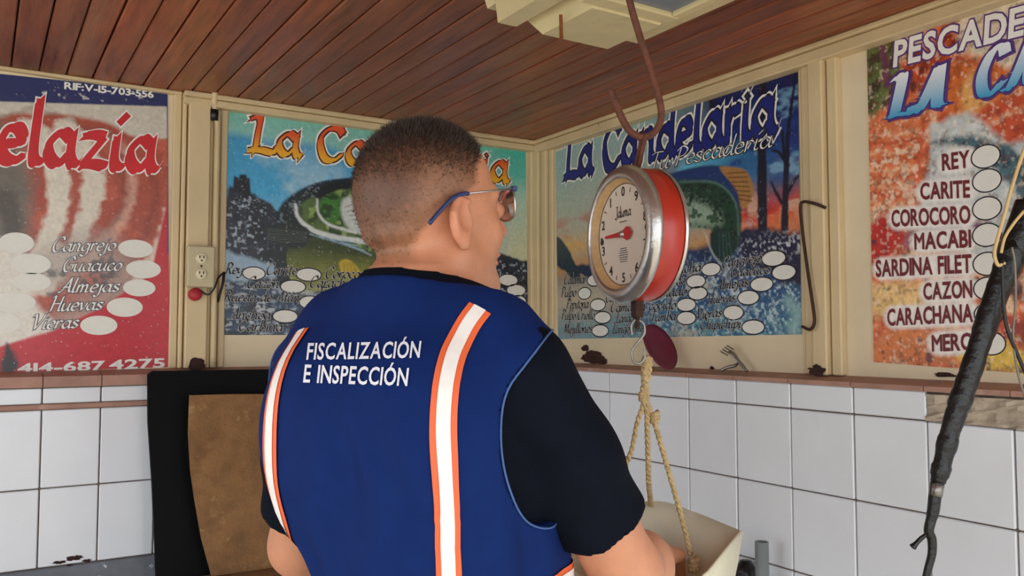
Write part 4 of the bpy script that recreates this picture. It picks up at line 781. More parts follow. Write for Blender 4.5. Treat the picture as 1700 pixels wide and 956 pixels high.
for px, py, r_ in ((1067, 658, .007), (1087, 693, .0085), (1073, 600, .007), (1152, 938, .010)):
    c_ = A_(px, py); t = np.linspace(0, 1, 30); kn = np.c_[np.cos(t * 19) * r_ * .6, np.sin(t * 19) * r_ * .6, (t - .5) * r_ * 2]; obj('knot', *tube(c_ + kn, r_ * .5, 6), 'rope', rpn, True)

# ------------------------------------------------------------------ things on the right sill
zt = ZS - .0035; Zv_ = np.array([0, 0, 1.0])
q = onB(1104, 600, .02); pl = empty('plum_plate', (q[0], q[1], zt), 'plum plastic plate leaning on the sill behind the scale', 'plate')
a_ = np.array([.2, -.88, .43]); a_ /= np.linalg.norm(a_); R_ = .066; dn_ = -(Zv_ - a_ * a_[2]); dn_ /= np.linalg.norm(dn_); q = onB(1094, 569, .069); O = np.array([q[0], q[1], zt - .0045 - dn_[2] * (R_ + .002) + .002])
V, Fc = lathe([(.0001, -.006), (.040, -.006), (.050, 0), (R_, .006), (R_ + .001, .0045), (.050, -.003), (.040, -.009), (.0001, -.009)], 48, O, a_); 
obj('plate_body', V, Fc, 'plum', pl, True)
f0 = onB(1222, 612, .03); fk = empty('bent_fork', (f0[0], f0[1], zt), 'bent dull steel fork standing on the right sill', 'fork')
B_ = lambda px, py, o=.028: onB(px, py, o)
for k in range(4): obj('tine', *tube([B_(1208 + 3.2 * k, 590 - 3.4 * k), B_(1196 + 3.6 * k, 583 - 3.2 * k)], .0018, 6), 'steel', fk)
obj('fork_head', *tube(smooth_path([B_(1212, 584), B_(1219, 590), B_(1225, 600), B_(1222, 607)]), np.array([.006, .0065, .0068, .007, .007, .0068, .0062, .006, .0056, .005, .005, .0046, .004, .0038, .0036, .0034, .0032, .003, .003]) * 1.5, 8, sq=.4), 'steel', fk, True)
obj('handle', *tube(smooth_path([B_(1222, 606), B_(1216, 608, .03), B_(1207, 610, .035), B_(1197, 615, .04)]), .0042, 8), 'steel', fk, True); obj('handle', *tube(smooth_path([B_(1225, 598), B_(1231, 605), B_(1240, 616)]), .0042, 8), 'steel', fk, True)
# wire hook on the right post
C_ = lambda px, py, o=.04: onB(px, py, o)
wh = obj('wire_hook', *tube(smooth_path([C_(1371, 345, .032), C_(1352, 338), C_(1334, 335), C_(1329, 345), C_(1333, 390), C_(1341, 450), C_(1350, 510), C_(1352, 535), C_(1345, 547), C_(1332, 542, .03)], 6), .0036, 8), 'darkrust', None, True); props(wh, 'dark rusty wire hook hung on the right cream post', 'hook')

# ------------------------------------------------------------------ taped cable arm, right edge
ZT = 1.22; D_ = lambda px, py, dz=0: at(px, py, ZT + dz)
q = D_(1790, 120); tp = np.array([q[0] + .03, q[1], ZC - .002])
ta = empty('taped_cable', tp, 'thick black tape wrapped cable hanging diagonally at the right edge', 'cable')
pts = [(1705, 335), (1688, 400), (1668, 455), (1650, 500), (1630, 560), (1612, 615), (1598, 655), (1586, 690), (1578, 715), (1572, 738), (1563, 775), (1557, 800)]
rad = [17, 21, 20, 18, 17.5, 17, 16, 17, 15, 15.5, 14, 13]
PP = smooth_path([D_(*q) for q in pts], 6); rr = np.interp(np.linspace(0, len(pts) - 1, len(PP)), range(len(pts)), rad) * ZT / FPX; rr *= 1 + .07 * np.repeat(RNG.standard_normal(len(PP) // 4 + 1), 4)[:len(PP)] + .02 * RNG.standard_normal(len(PP))
obj('taped_sleeve', *tube(PP, rr, 14), 'tape', ta, True)
obj('upper_cord', *tube(smooth_path([tp, (tp + D_(1790, 160)) / 2, D_(1760, 215), D_(1705, 338)], 6), .008, 8), 'tape', ta, True)
obj('band', *tube([D_(1556, 803), D_(1553, 822)], .0095, 12), 'steel', ta, True)
PP = smooth_path([D_(*q) for q in ((1557, 798), (1552, 825), (1549, 850), (1542, 880), (1547, 895), (1547, 920), (1538, 956), (1530, 1010), (1528, 1080))], 6); obj('lower_cord', *tube(PP, np.linspace(11, 5.5, len(PP)) * ZT / FPX * np.where(np.arange(len(PP)) < 14, 1, .9), 10), 'tape', ta, True)
obj('cord_end', *tube(smooth_path([D_(1543, 884), D_(1530, 893), D_(1519, 904), D_(1514, 909)]), np.array([3.5, 3.5, 3.5, 3.5, 3.6, 3.8, 4, 4, 4, 4, 4, 4.4, 4.8, 5, 5.5, 6, 6, 5.5, 4]) * ZT / FPX, 8), 'tape', ta, True)
obj('collar', *tube([D_(1664, 410), D_(1695, 428)], .020, 12), 'tape', ta, True)
E2 = -.03
obj('yellow_wire', *tube(smooth_path([D_(1720, 200, E2), D_(1698, 255, E2), D_(1680, 310, E2), D_(1668, 355, E2), D_(1655, 400, E2), D_(1651, 422, E2), D_(1657, 440, E2), D_(1668, 436, E2)]), .0026, 8), 'wire_y', ta, True)
obj('yellow_wire', *tube(smooth_path([D_(1700, 350, E2), D_(1682, 372, E2), D_(1668, 395, E2), D_(1662, 420, E2)]), .0022, 8), 'wire_y', ta, True)
obj('grey_wire', *tube(smooth_path([D_(1680, 410, E2), D_(1685, 440, E2), D_(1686, 500, E2), D_(1682, 560, E2), D_(1690, 620, E2), D_(1702, 660, E2)]), .0016, 8), 'wire_g', ta, True)
obj('black_wire', *tube(smooth_path([D_(1664, 430, E2), D_(1666, 500, E2), D_(1672, 545, E2), D_(1690, 590, E2), D_(1705, 625, E2)]), .0026, 8), 'wire_b', ta, True)
# ------------------------------------------------------------------ the man
def smin(a, b, k): h = np.clip(.5 + .5 * (b - a) / k, 0, 1); return b + (a - b) * h - k * h * (1 - h)
def smax(a, b, k): return -smin(-a, -b, k)
class Field:
    def __init__(s, xs, ys, zs): s.xs, s.ys, s.zs = [np.asarray(q, np.float32) for q in (xs, ys, zs)]; s.F = np.full((len(xs), len(ys), len(zs)), .5, np.float32)
    def sl(s, lo, hi):
        out = []
        for a, l, h in zip((s.xs, s.ys, s.zs), lo, hi): i0, i1 = np.searchsorted(a, l), np.searchsorted(a, h); out.append(slice(max(0, i0 - 1), min(len(a), i1 + 1)))
        return tuple(out)
    def grid(s, q): return s.xs[q[0]][:, None, None], s.ys[q[1]][None, :, None], s.zs[q[2]][None, None, :]
    def op(s, lo, hi, fn, k, mode='add'):
        q = s.sl(np.asarray(lo) - k - .03, np.asarray(hi) + k + .03)
        if any(t.stop <= t.start for t in q): return
        d = np.broadcast_to(fn(*s.grid(q)), s.F[q].shape)
        s.F[q] = smin(s.F[q], d, k) if mode == 'add' else smax(s.F[q], -d, k)
    def cone(s, a, b, ra, rb, k=.012, mode='add'):
        a, b = np.asarray(a, float), np.asarray(b, float); e = b - a; L2 = e @ e
        def fn(X, Y, Z):
            t = np.clip(((X - a[0]) * e[0] + (Y - a[1]) * e[1] + (Z - a[2]) * e[2]) / L2, 0, 1)
            return np.sqrt((X - a[0] - t * e[0]) ** 2 + (Y - a[1] - t * e[1]) ** 2 + (Z - a[2] - t * e[2]) ** 2) - (ra + (rb - ra) * t)
        r = max(ra, rb); s.op(np.minimum(a, b) - r, np.maximum(a, b) + r, fn, k, mode)
    def ell(s, c, r, k=.012, R=None, mode='add'):
        c = np.asarray(c, float); r = np.asarray(r, float); R = np.eye(3) if R is None else R; m = r.max()
        def fn(X, Y, Z):
            p = [(X - c[0]) * R[0][i] + (Y - c[1]) * R[1][i] + (Z - c[2]) * R[2][i] for i in range(3)]
            k0 = np.sqrt((p[0] / r[0]) ** 2 + (p[1] / r[1]) ** 2 + (p[2] / r[2]) ** 2); k1 = np.sqrt((p[0] / r[0] ** 2) ** 2 + (p[1] / r[1] ** 2) ** 2 + (p[2] / r[2] ** 2) ** 2)
            return k0 * (k0 - 1) / (k1 + 1e-6)
        s.op(c - m, c + m, fn, k, mode)
    def mesh(s):
        F = s.F; I = F < 0; c = [I[i:I.shape[0] - 1 + i, j:I.shape[1] - 1 + j, k:I.shape[2] - 1 + k] for i in (0, 1) for j in (0, 1) for k in (0, 1)]
        cnt = sum(q.astype(np.int8) for q in c); act = (cnt > 0) & (cnt < 8); ii, jj, kk = np.nonzero(act); idx = np.full(act.shape, -1, np.int32); idx[act] = np.arange(len(ii))
        val = {}; 
        for a in (0, 1):
            for b in (0, 1):
                for d in (0, 1): val[a, b, d] = F[ii + a, jj + b, kk + d]
        acc = np.zeros((len(ii), 3)); num = np.zeros(len(ii))
        for p in val:
            for ax in range(3):
                if p[ax]: continue
                q = list(p); q[ax] = 1; q = tuple(q); u, v = val[p], val[q]; m = (u < 0) != (v < 0); t = np.where(m, u / np.where(m, u - v, 1), 0)
                pos = np.array(p, float)[None].repeat(len(ii), 0); pos[:, ax] = t; acc += pos * m[:, None]; num += m
        fr = acc / num[:, None]; V = np.stack([a[i] + fr[:, n] * (a[i + 1] - a[i]) for n, (a, i) in enumerate(((s.xs, ii), (s.ys, jj), (s.zs, kk)))], 1)
        Q = []
        for ax in range(3):
            a0 = [slice(None)] * 3; a1 = [slice(None)] * 3; a0[ax] = slice(0, -1); a1[ax] = slice(1, None); A, B = I[tuple(a0)], I[tuple(a1)]; o1, o2 = (ax + 1) % 3, (ax + 2) % 3
            w = np.argwhere(A != B); w = w[(w[:, o1] > 0) & (w[:, o2] > 0) & (w[:, o1] < F.shape[o1] - 1) & (w[:, o2] < F.shape[o2] - 1)]
            def g(d1, d2): z = w.copy(); z[:, o1] -= d1; z[:, o2] -= d2; return idx[z[:, 0], z[:, 1], z[:, 2]]
            f = np.stack([g(1, 1), g(0, 1), g(0, 0), g(1, 0)], 1); flip = ~A[w[:, 0], w[:, 1], w[:, 2]]; f[flip] = f[flip][:, ::-1]; Q.append(f)
        Fc = np.concatenate(Q); Fc = Fc[(Fc >= 0).all(1)]
        return V, Fc
def relax(V, Fc, it=2, lam=.5):
    E_ = np.concatenate([Fc[:, [0, 1]], Fc[:, [1, 2]], Fc[:, [2, 3]], Fc[:, [3, 0]]]); E_ = np.concatenate([E_, E_[:, ::-1]])
    for _ in range(it):
        A = np.stack([np.bincount(E_[:, 0], V[E_[:, 1], i], len(V)) for i in range(3)], 1); n = np.bincount(E_[:, 0], minlength=len(V))[:, None]; V = V + lam * (A / np.maximum(n, 1) - V)
    return V
PHI = math.radians(60); ROOT = CAM * np.array([1, 1, 0]) + R3 * -.122 + FH * 1.07
Fv = R3 * math.cos(PHI) + FH * math.sin(PHI); Rv = R3 * math.sin(PHI) - FH * math.cos(PHI); Zv = np.array([0, 0, 1.0])
def toW(V): V = np.asarray(V); return ROOT + V[..., :1] * Rv + V[..., 1:2] * Fv + V[..., 2:3] * Zv
def toL(P): d = np.asarray(P) - ROOT; return np.array([d @ Rv, d @ Fv, d[2]])
def seg_axis(*parts): return np.concatenate([np.arange(a, b, h) for a, b, h in parts])
man = empty('person', ROOT, 'man in a blue vest over a dark shirt, seen from behind, wearing glasses', 'person')
# joints
SHR, SHL = np.array([.150, -.005, 1.412]), np.array([-.150, -.005, 1.405])
ELR = toL(at(1040, 950, 1.07)); WRR = toL(at(1086, 925, 1.30)); ELL = toL(at(500, 905, 1.23)); WRL = np.array([-.185, .29, 1.07])
HC = np.array([.004, .034, 1.607]); HA = math.radians(-22)                      # head centre; turned to his right
hc, hs = math.cos(HA), math.sin(HA); HR = np.array([[hc, -hs, 0], [hs, hc, 0], [0, 0, 1]])
tilt = math.radians(4); HT = np.array([[1, 0, 0], [0, math.cos(tilt), -math.sin(tilt)], [0, math.sin(tilt), math.cos(tilt)]]); HM = HR @ HT
hd = lambda *p: HC + HM @ np.array(p)
TZ = np.array([.80, .88, .95, 1.05, 1.15, 1.23, 1.30, 1.36, 1.40, 1.435, 1.465, 1.50, 1.54])
TA = np.array([.15, .15, .144, .133, .132, .147, .158, .161, .156, .140, .105, .068, .05]); TB = np.array([.12, .12, .122, .125, .126, .126, .124, .118, .110, .096, .080, .066, .05]); TX = np.array([.04, .04, .04, .038, .033, .018, .009, .003, 0, 0, 0, 0, 0]); TY = np.array([.0, .0, .005, .01, .008, .0, -.006, -.01, -.010, -.008, -.004, .0, .005])
_zz = np.linspace(.78, 1.56, 160); _ker = np.hanning(15); _ker /= _ker.sum()
_sm = lambda y: np.convolve(np.pad(np.interp(_zz, TZ, y), 7, 'edge'), _ker, 'valid')
TA_, TB_, TY_, TX_ = _sm(TA), _sm(TB), _sm(TY + .55 * TX), _sm(TX * .87)
def torso(X, Y, Z):
    a = np.interp(Z, _zz, TA_); b = np.interp(Z, _zz, TB_); c = np.interp(Z, _zz, TY_); p = 2.35
    r = (np.abs((X - np.interp(Z, _zz, TX_)) / a) ** p + np.abs((Y - c) / b) ** p + 1e-9) ** (1 / p); d = (r - 1) * np.minimum(a, b) * 1.08
    return np.maximum(d, np.maximum(Z - 1.53, .80 - Z))
def add_torso(f, k=.02):
    f.op((-.3, -.3, .75), (.3, .3, 1.6), torso, k)
    for s_, sh in ((1, SHR), (-1, SHL)):
        f.cone((0, .0, 1.475), (s_ * .10, -.008, 1.447), .06, .05, .03); f.cone((s_ * .09, -.008, 1.442), sh + (0, 0, -.010), .050, .052, .03)
        f.ell((s_ * .075, -.078, 1.33), (.065, .042, .09), .04)
neck0, neck1 = hd(0, -.010, -.055), np.array([.0, .004, 1.475])
def add_hand(f, wr, el, dn, thumb_side, curl):
    e1 = wr - el; e1 = e1 / np.linalg.norm(e1); e3 = dn - e1 * (dn @ e1); e3 /= np.linalg.norm(e3); e2 = np.cross(e3, e1) * thumb_side
    f.cone(wr - e1 * .01, wr + e1 * .045, .026, .024, .012)
    for i, (lat, ln) in enumerate(((.030, .085), (.010, .094), (-.010, .088), (-.028, .070))):
        kn = wr + e1 * (.088 - .006 * abs(i - 1)) + e2 * lat; f.cone(wr + e1 * .02 + e2 * lat * .6, kn, .0145, .0125, .008); p = kn; a = .25 + .05 * i
        for sgl, r0, r1 in ((.45, .0105, .0095), (.31, .0095, .0085), (.24, .0085, .0075)):
            d = e1 * math.cos(a) + e3 * math.sin(a); q = p + d * ln * sgl; f.cone(p, q, r0, r1, .003); p = q; a += curl
    b = wr + e1 * .025 + e2 * .024; m = b + (e1 * .55 + e2 * .7 + e3 * .35) * .040; t = m + (e1 * .85 + e2 * .25 + e3 * .4) * .032; f.cone(b, m, .015, .012, .006); f.cone(m, t, .0115, .009, .004)
fb = Field(seg_axis((-.36, -.13, .006), (-.13, .13, .0026), (.13, .36, .006)), seg_axis((-.20, -.12, .006), (-.12, .18, .0026), (.18, .62, .006)), seg_axis((-.02, .95, .02), (.95, 1.46, .006), (1.46, 1.76, .0026)))
add_torso(fb)
for s_ in (1, -1):
    hp, kn, an = np.array([s_ * .09, .0, .86]), np.array([s_ * .11, .02, .48]), np.array([s_ * .12, -.01, .09]); fb.cone(hp, kn, .085, .056, .03); fb.cone(kn, an, .054, .036, .02); fb.cone(an, an + (s_ * .01, .13, -.045), .036, .03, .02)
for sh, el, wr, dn, ts in ((SHR, ELR, WRR, np.array([0, 0, -1.0]), -1), (SHL, ELL, WRL, np.array([.6, 0, -1.0]), 1)):
    md = (sh + el) / 2; fb.cone(sh, md, .052, .050, .02); fb.cone(md, el, .050, .043, .02); e = wr - el; fb.cone(el, el + e * .35, .043, .046, .02); fb.cone(el + e * .35, wr, .046, .028, .02); add_hand(fb, wr, el, dn, ts, .45)
fb.cone(neck0, neck1, .058, .067, .02); fb.cone(hd(0, -.026, -.06), np.array([0, -.016, 1.49]), .038, .052, .012)
fb.ell(hd(0, -.012, .032), (.0765, .093, .083), .02, HM); fb.ell(hd(0, -.056, .006), (.060, .038, .055), .03, HM); fb.ell(hd(0, -.066, -.026), (.052, .030, .020), .006, HM)
fb.ell(hd(0, .028, -.028), (.060, .060, .086), .022, HM); fb.cone(hd(-.05, .0, -.062), hd(-.022, .058, -.100), .021, .017, .022); fb.cone(hd(.05, .0, -.062), hd(.022, .058, -.100), .021, .017, .022)
fb.ell(hd(0, .064, -.100), (.026, .018, .018), .018, HM); fb.ell(hd(0, .036, -.092), (.044, .046, .022), .02, HM)
for s_ in (-1, 1):
    fb.ell(hd(s_ * .037, .058, -.030), (.019, .017, .022), .018, HM); fb.cone(hd(s_ * .012, .080, .022), hd(s_ * .05, .060, .022), .008, .008, .012)
    fb.ell(hd(s_ * .031, .091, .002), (.017, .012, .011), .010, HM, 'sub'); fb.ell(hd(s_ * .031, .077, .002), (.0125, .0125, .0125), .003, HM)
    # ear: shell, rim, bowl, lobe
    ea_ = math.radians(5 * s_); EM = HM @ np.array([[math.cos(ea_), -math.sin(ea_), 0], [math.sin(ea_), math.cos(ea_), 0], [0, 0, 1]])
    fb.ell(hd(s_ * .0815, -0.0150, -0.0180), (.0065, .0175, .031), .004, EM); fb.ell(hd(s_ * .0865, -0.0090, -0.0130), (.0070, .0105, .019), .002, EM, 'sub')
    fb.cone(hd(s_ * .083, -0.0190, 0.0080), hd(s_ * .088, -0.0290, -0.0100), .0042, .0042, .003); fb.cone(hd(s_ * .088, -0.0290, -0.0100), hd(s_ * .085, -0.0230, -0.0360), .0042, .004, .003); fb.cone(hd(s_ * .080, -0.0010, 0.0060), hd(s_ * .083, -0.0190, 0.0090), .004, .0042, .003); fb.ell(hd(s_ * .079, -0.0090, -0.0450), (.0055, .009, .010), .004, EM); fb.ell(hd(s_ * .0785, 0.0010, -0.0200), (.004, .004, .007), .003, HM)
fb.cone(hd(0, .084, .012), hd(0, .106, -.022), .0075, .0105, .006); fb.ell(hd(0, .097, -.027), (.018, .012, .008), .006, HM)
fb.ell(hd(0, .086, -.056), (.023, .010, .006), .006, HM); fb.ell(hd(0, .084, -.067), (.020, .010, .006), .005, HM); fb.cone(hd(-.022, .095, -.061), hd(.022, .095, -.061), .0022, .0022, .002, 'sub')
# crease under the back of the head
V, Fc = fb.mesh(); V = relax(V, Fc, 2)
Hl = (V - HC) @ HM; hx, hy, hz = Hl[:, 0], Hl[:, 1], Hl[:, 2]
C = np.tile(lin((206, 142, 108)), (len(V), 1)); nzv = fbm(V[:, 0] * 30 + V[:, 2] * 17, V[:, 1] * 30 + V[:, 2] * 23, 3, 3)
C = C * (.9 + .2 * nzv)[:, None]; head = hz > -.14
red = np.clip(1 - np.abs(np.abs(hx) - .085) / .012, 0, 1) * (hz < .035) * (hz > -.045) * (np.abs(hy + .01) < .035) * head; C = C * (1 - .3 * red[:, None]) + lin((216, 130, 104)) * .3 * red[:, None]
hl_front = np.interp(hz, [-.08, -.03, .0, .03, .05, .075, .10, .12], [-.06, -.052, -.02, .024, .028, .048, .062, .05])
mask = np.clip((hl_front - hy) / .012, 0, 1) * np.clip((hz + .072) / .02, 0, 1) * head * (np.abs(hx) < .082)
dens_shade = np.clip(.30 + (hz + .06) / .19 + .35 * np.clip((-hy - .05) / .04, 0, 1), .25, 1) + .25 * (nzv - .5); dens_shade = np.clip(dens_shade, .2, 1)  # hair density; the back of the head also has its shading painted in
stub = lin((172, 120, 82)) * (1 - dens_shade[:, None]) + lin((88, 58, 42)) * dens_shade[:, None]; spk = .8 + .4 * fbm(V[:, 0] * 420, V[:, 1] * 420 + V[:, 2] * 300, 5, 2)
a_ = (mask * (.45 + .55 * dens_shade) * np.clip(spk, 0, 1.1))[:, None]; a_ = np.clip(a_, 0, .96); C = C * (1 - a_) + stub * a_
brd = np.clip(1 - np.abs(hz + .085) / .03, 0, 1) * np.clip((hy - .03) / .03, 0, 1) * head; C = C * (1 - .3 * brd[:, None]) + lin((170, 150, 138)) * .3 * brd[:, None]
lips = (np.abs(hx) < .021) * (hy > .084) * (np.abs(hz + .061) < .011); C[lips] = lin((168, 92, 82)); eye = (np.hypot(np.abs(hx) - .031, hz - .002) < .009) * (hy > .079) * head; C[eye] = lin((228, 222, 214)); C[(np.hypot(np.abs(hx) - .031, hz - .002) < .004) * (hy > .079) & head] = lin((50, 34, 26))
brow = (np.abs(hx) > .014) * (np.abs(hx) < .052) * (np.abs(hz - .027) < .005) * (hy > .06) * head; C[brow] = lin((62, 46, 40))
body = obj('body', toW(V), Fc, 'skin', man, True, C)
# hair strands
cen = (V[Fc[:, 0]] + V[Fc[:, 2]]) / 2; fn = np.cross(V[Fc[:, 2]] - V[Fc[:, 0]], V[Fc[:, 3]] - V[Fc[:, 1]]); fn /= np.linalg.norm(fn, axis=1)[:, None] + 1e-12
dirn = np.sign(((cen - HC) * fn).sum(1)); fm = mask[Fc[:, 0]]; fh = Hl[Fc[:, 0]]; top_ = np.clip((fh[:, 2] - .030 - .012 * (RNG.random(len(Fc)) - .5)) / .075, 0, 1)
prob = fm * (.10 + .9 * top_ ** .8); pick = np.nonzero(RNG.random(len(Fc)) < prob)[0]; pick = np.concatenate([pick] * 3)
P0 = cen[pick] + RNG.normal(0, .0011, (len(pick), 3)); ln = (.002 + .0085 * top_[pick]) * (.6 + .8 * RNG.random(len(pick))); D = fn[pick] + RNG.normal(0, .28, (len(pick), 3)) + HM @ np.array([0, .15, .35]); D /= np.linalg.norm(D, axis=1)[:, None]
sd_ = np.cross(D, RNG.normal(0, 1, (len(pick), 3))); sd_ /= np.linalg.norm(sd_, axis=1)[:, None]; sd_ *= .00042
hv = np.stack([P0 - sd_, P0 + sd_, P0 + D * ln[:, None]], 1).reshape(-1, 3); ho = obj('hair', toW(hv), np.arange(len(hv)).reshape(-1, 3), 'hair', man); ho['kind'] = 'stuff'; ho['label'] = 'short dark cropped hair'
# shirt
def cut_plane(f, p, n): X, Y, Z = np.meshgrid(f.xs, f.ys, f.zs, indexing='ij', sparse=True); f.F = np.maximum(f.F, (X - p[0]) * n[0] + (Y - p[1]) * n[1] + (Z - p[2]) * n[2])
fs = Field(seg_axis((-.38, .40, .0055)), seg_axis((-.24, .32, .0055)), seg_axis((.90, 1.56, .005)))
add_torso(fs); fs.cone(neck0, neck1, .058, .067, .02); fs.cone(hd(0, -.026, -.06), np.array([0, -.016, 1.49]), .038, .052, .012); fs.F -= .006
def smooth_cut(f, p, n): X, Y, Z = np.meshgrid(f.xs, f.ys, f.zs, indexing='ij', sparse=True); f.F = smax(f.F, ((X - p[0]) * n[0] + (Y - p[1]) * n[1] + (Z - p[2]) * n[2]).astype(np.float32), .003)
cut_plane(fs, (0, -.06, 1.532), (0, .30, .954)); cut_plane(fs, (0, 0, .915), (0, 0, -1))
for sh, el in ((SHR, ELR), (SHL, ELL)):
    d = (el - sh) / np.linalg.norm(el - sh); L_ = .232; q = Field(fs.xs, fs.ys, fs.zs)
    q.cone(sh + (0, 0, -.006), sh + d * .13, .063, .063, .02); q.cone(sh + d * .13, sh + d * .30, .063, .061, .02); smooth_cut(q, sh + d * L_, d)
    q2 = Field(fs.xs, fs.ys, fs.zs); q2.cone(sh + d * .18, sh + d * .4, .0525, .0525, .01); cut_plane(q2, sh + d * (L_ - .012), -d); q.F = np.maximum(q.F, -q2.F)
    fs.F = smin(fs.F, q.F, .018)
X, Y, Z = np.meshgrid(fs.xs, fs.ys, fs.zs, indexing='ij', sparse=True); fs.F = fs.F + (.0018 * np.sin(X * 60 + Z * 75 + 2 * np.sin(Y * 22)) * np.sin(Z * 26 + Y * 31)).astype(np.float32)
V, Fc = fs.mesh(); V = relax(V, Fc, 2); obj('t_shirt', toW(V), Fc, 'shirt', man, True)
# vest
fv = Field(seg_axis((-.26, .26, .0042)), seg_axis((-.24, .24, .0042)), seg_axis((.93, 1.56, .0042)))
add_torso(fv); fv.cone(neck0, neck1, .058, .067, .02); fv.cone(hd(0, -.026, -.06), np.array([0, -.016, 1.49]), .038, .052, .012)
X, Y, Z = np.meshgrid(fv.xs, fv.ys, fv.zs, indexing='ij', sparse=True)
lowk = np.clip((1.40 - Z) / .12, 0, 1); fv.F = fv.F - (.015 + .004 * lowk).astype(np.float32)
ang = np.arctan2(X, -Y); fold = np.sin(ang * 13 + 2.2 * np.sin(Z * 9) + 1.5 * np.sin(Z * 23 + ang * 3)) * .0034 + np.sin(ang * 7 - Z * 26) * .0028 + np.sin((Z * 40 + ang * 9)) * .0012 * (np.abs(X) > .08)
fv.F = fv.F - (fold * np.clip((1.40 - Z) / .1, 0, 1)).astype(np.float32)
cut_plane(fv, (0, -.06, 1.516), (0, .34, .94)); cut_plane(fv, (0, 0, .945), (0, 0, -1))
unc = fv.F.copy()
AHY, AHZ, ARY, ARZ = .015, 1.342, .094, .110
ah = np.maximum((np.sqrt(((Y - AHY) / ARY) ** 2 + ((Z - AHZ) / ARZ) ** 2) - 1) * .1, .085 - np.abs(X)); fv.F = np.maximum(fv.F, -ah).astype(np.float32)
V, Fc = fv.mesh(); V = relax(V, Fc, 2); VW = toW(V); vest = obj('vest', VW, Fc, 'vest', man, True); vest['label'] = 'royal blue sleeveless work vest'
bvh = BVHTree.FromPolygons([tuple(q) for q in VW], [tuple(int(i) for i in f) for f in Fc])
def vray(px, py, lift=.002):
    d = Vector(ray(px, py)).normalized(); loc, nor, i, dd = bvh.ray_cast(Vector(CAM), d)
    if loc is None: loc, nor, i, dd = bvh.find_nearest(Vector(at(px, py, 1.1)))
    if nor.dot(d) > 0: nor = -nor
    return np.array(loc + nor * lift), np.array(nor)
def lray(o, d, lift=.002):
    o, d = Vector(toW(np.array(o, float))), Vector(Rv * d[0] + Fv * d[1] + Zv * d[2]).normalized(); loc, nor, i, dd = bvh.ray_cast(o, d)
    if loc is None: return None
    if nor.dot(d) > 0: nor = -nor
    return np.array(loc + nor * lift), np.array(nor)
def tape_strip(pts, nors, half, name, lift_extra=0):
    P = np.array(pts); N = np.array(nors); T = np.gradient(P, axis=0); T /= np.linalg.norm(T, axis=1)[:, None]; Sd = np.cross(T, N); Sd /= np.linalg.norm(Sd, axis=1)[:, None]
    def strip(o0, o1, m, nm, par, lf):
        k = 4; rows = []
        for j in range(k + 1):
            Q = P + Sd * (o0 + (o1 - o0) * j / k); R2 = []
            for q, nn in zip(Q, N):
                loc, nor, i, dd = bvh.find_nearest(Vector(q)); nor = nor if nor.dot(Vector(nn)) > 0 else -nor; R2.append(np.array(loc) + np.array(nor) * lf)
            rows.append(np.array(R2))
        n = len(P); Vv = np.concatenate(rows); return obj(nm, Vv, [(j * n + i, j * n + i + 1, (j + 1) * n + i + 1, (j + 1) * n + i) for j in range(k) for i in range(n - 1)], m, par, True)
    o = strip(-half, half, 'orange', name, man, .0022); o['label'] = 'orange and silver reflective tape on the vest'; strip(-half * .52, half * .52, 'silver', 'silver_band', o, .0032); return o
def run(seq, f): 
    out = [f(*np.atleast_1d(q)) for q in seq]; out = [q for q in out if q is not None]; return [q[0] for q in out], [q[1] for q in out]
rp_ = smooth_path(np.array([(797, 512), (780, 535), (765, 562), (752, 590), (743, 625), (738, 665), (736, 710), (737, 760), (739, 810), (742, 860), (744, 910), (746, 960)], float), 4); p_, n_ = run(rp_, vray)
tape_strip(p_, n_, .0145, 'reflective_tape')
p_, n_ = run([(( -.100 - .006 * math.sin((z - 1.0) * 5)), z) for z in np.linspace(1.455, .96, 40)], lambda x_, z: lray((x_, -.6, z), (0, 1, 0))); tape_strip(p_, n_, .0145, 'reflective_tape')
p_, n_ = run(np.linspace(.53 * math.pi, .95 * math.pi, 24), lambda a: lray((.6 * math.sin(a), -.6 * math.cos(a), 1.158), (-math.sin(a), math.cos(a), 0))); 
tape_strip(p_, n_, .014, 'reflective_tape')
for sx in (.085, -.085):                                        # the same tape down the front
    p_, n_ = run([(sx, z) for z in np.linspace(1.45, .96, 36)], lambda x_, z: lray((x_, .6, z), (0, -1, 0))); tape_strip(p_, n_, .0145, 'reflective_tape')
p_, n_ = run([(.0, z) for z in np.linspace(1.44, .95, 40)], lambda x_, z: lray((x_, .6, z), (0, -1, 0), .0015)); obj('zip', *tube(np.array(p_), .003, 6), 'slot', man, True)
for t, bl, br, h in (('FISCALIZACIÓN', (511, 598), (697, 595), 26), ('E INSPECCIÓN', (506, 635), (677, 641), 28)):
    x_ = 0; W = block(t, .018, .13)[2]; tot = W
    for i, ch in enumerate(t):
        if ch == ' ': x_ += .35 / (FONT[0.0]['E'][0][:, 1].max()); continue
        V, Fc, w_ = block(ch, .018, .13); u = (x_ + V[:, 0]) / tot; PX = bl[0] + (br[0] - bl[0]) * u; PY = bl[1] + (br[1] - bl[1]) * u - V[:, 1] * h + 0; PX = PX + V[:, 1] * 3
        obj('embroidered_letter', np.array([vray(a, b, .0024)[0] for a, b in zip(PX, PY)]), Fc, 'thread', man); x_ += w_ + .13 / (FONT[0.0]['E'][0][:, 1].max())
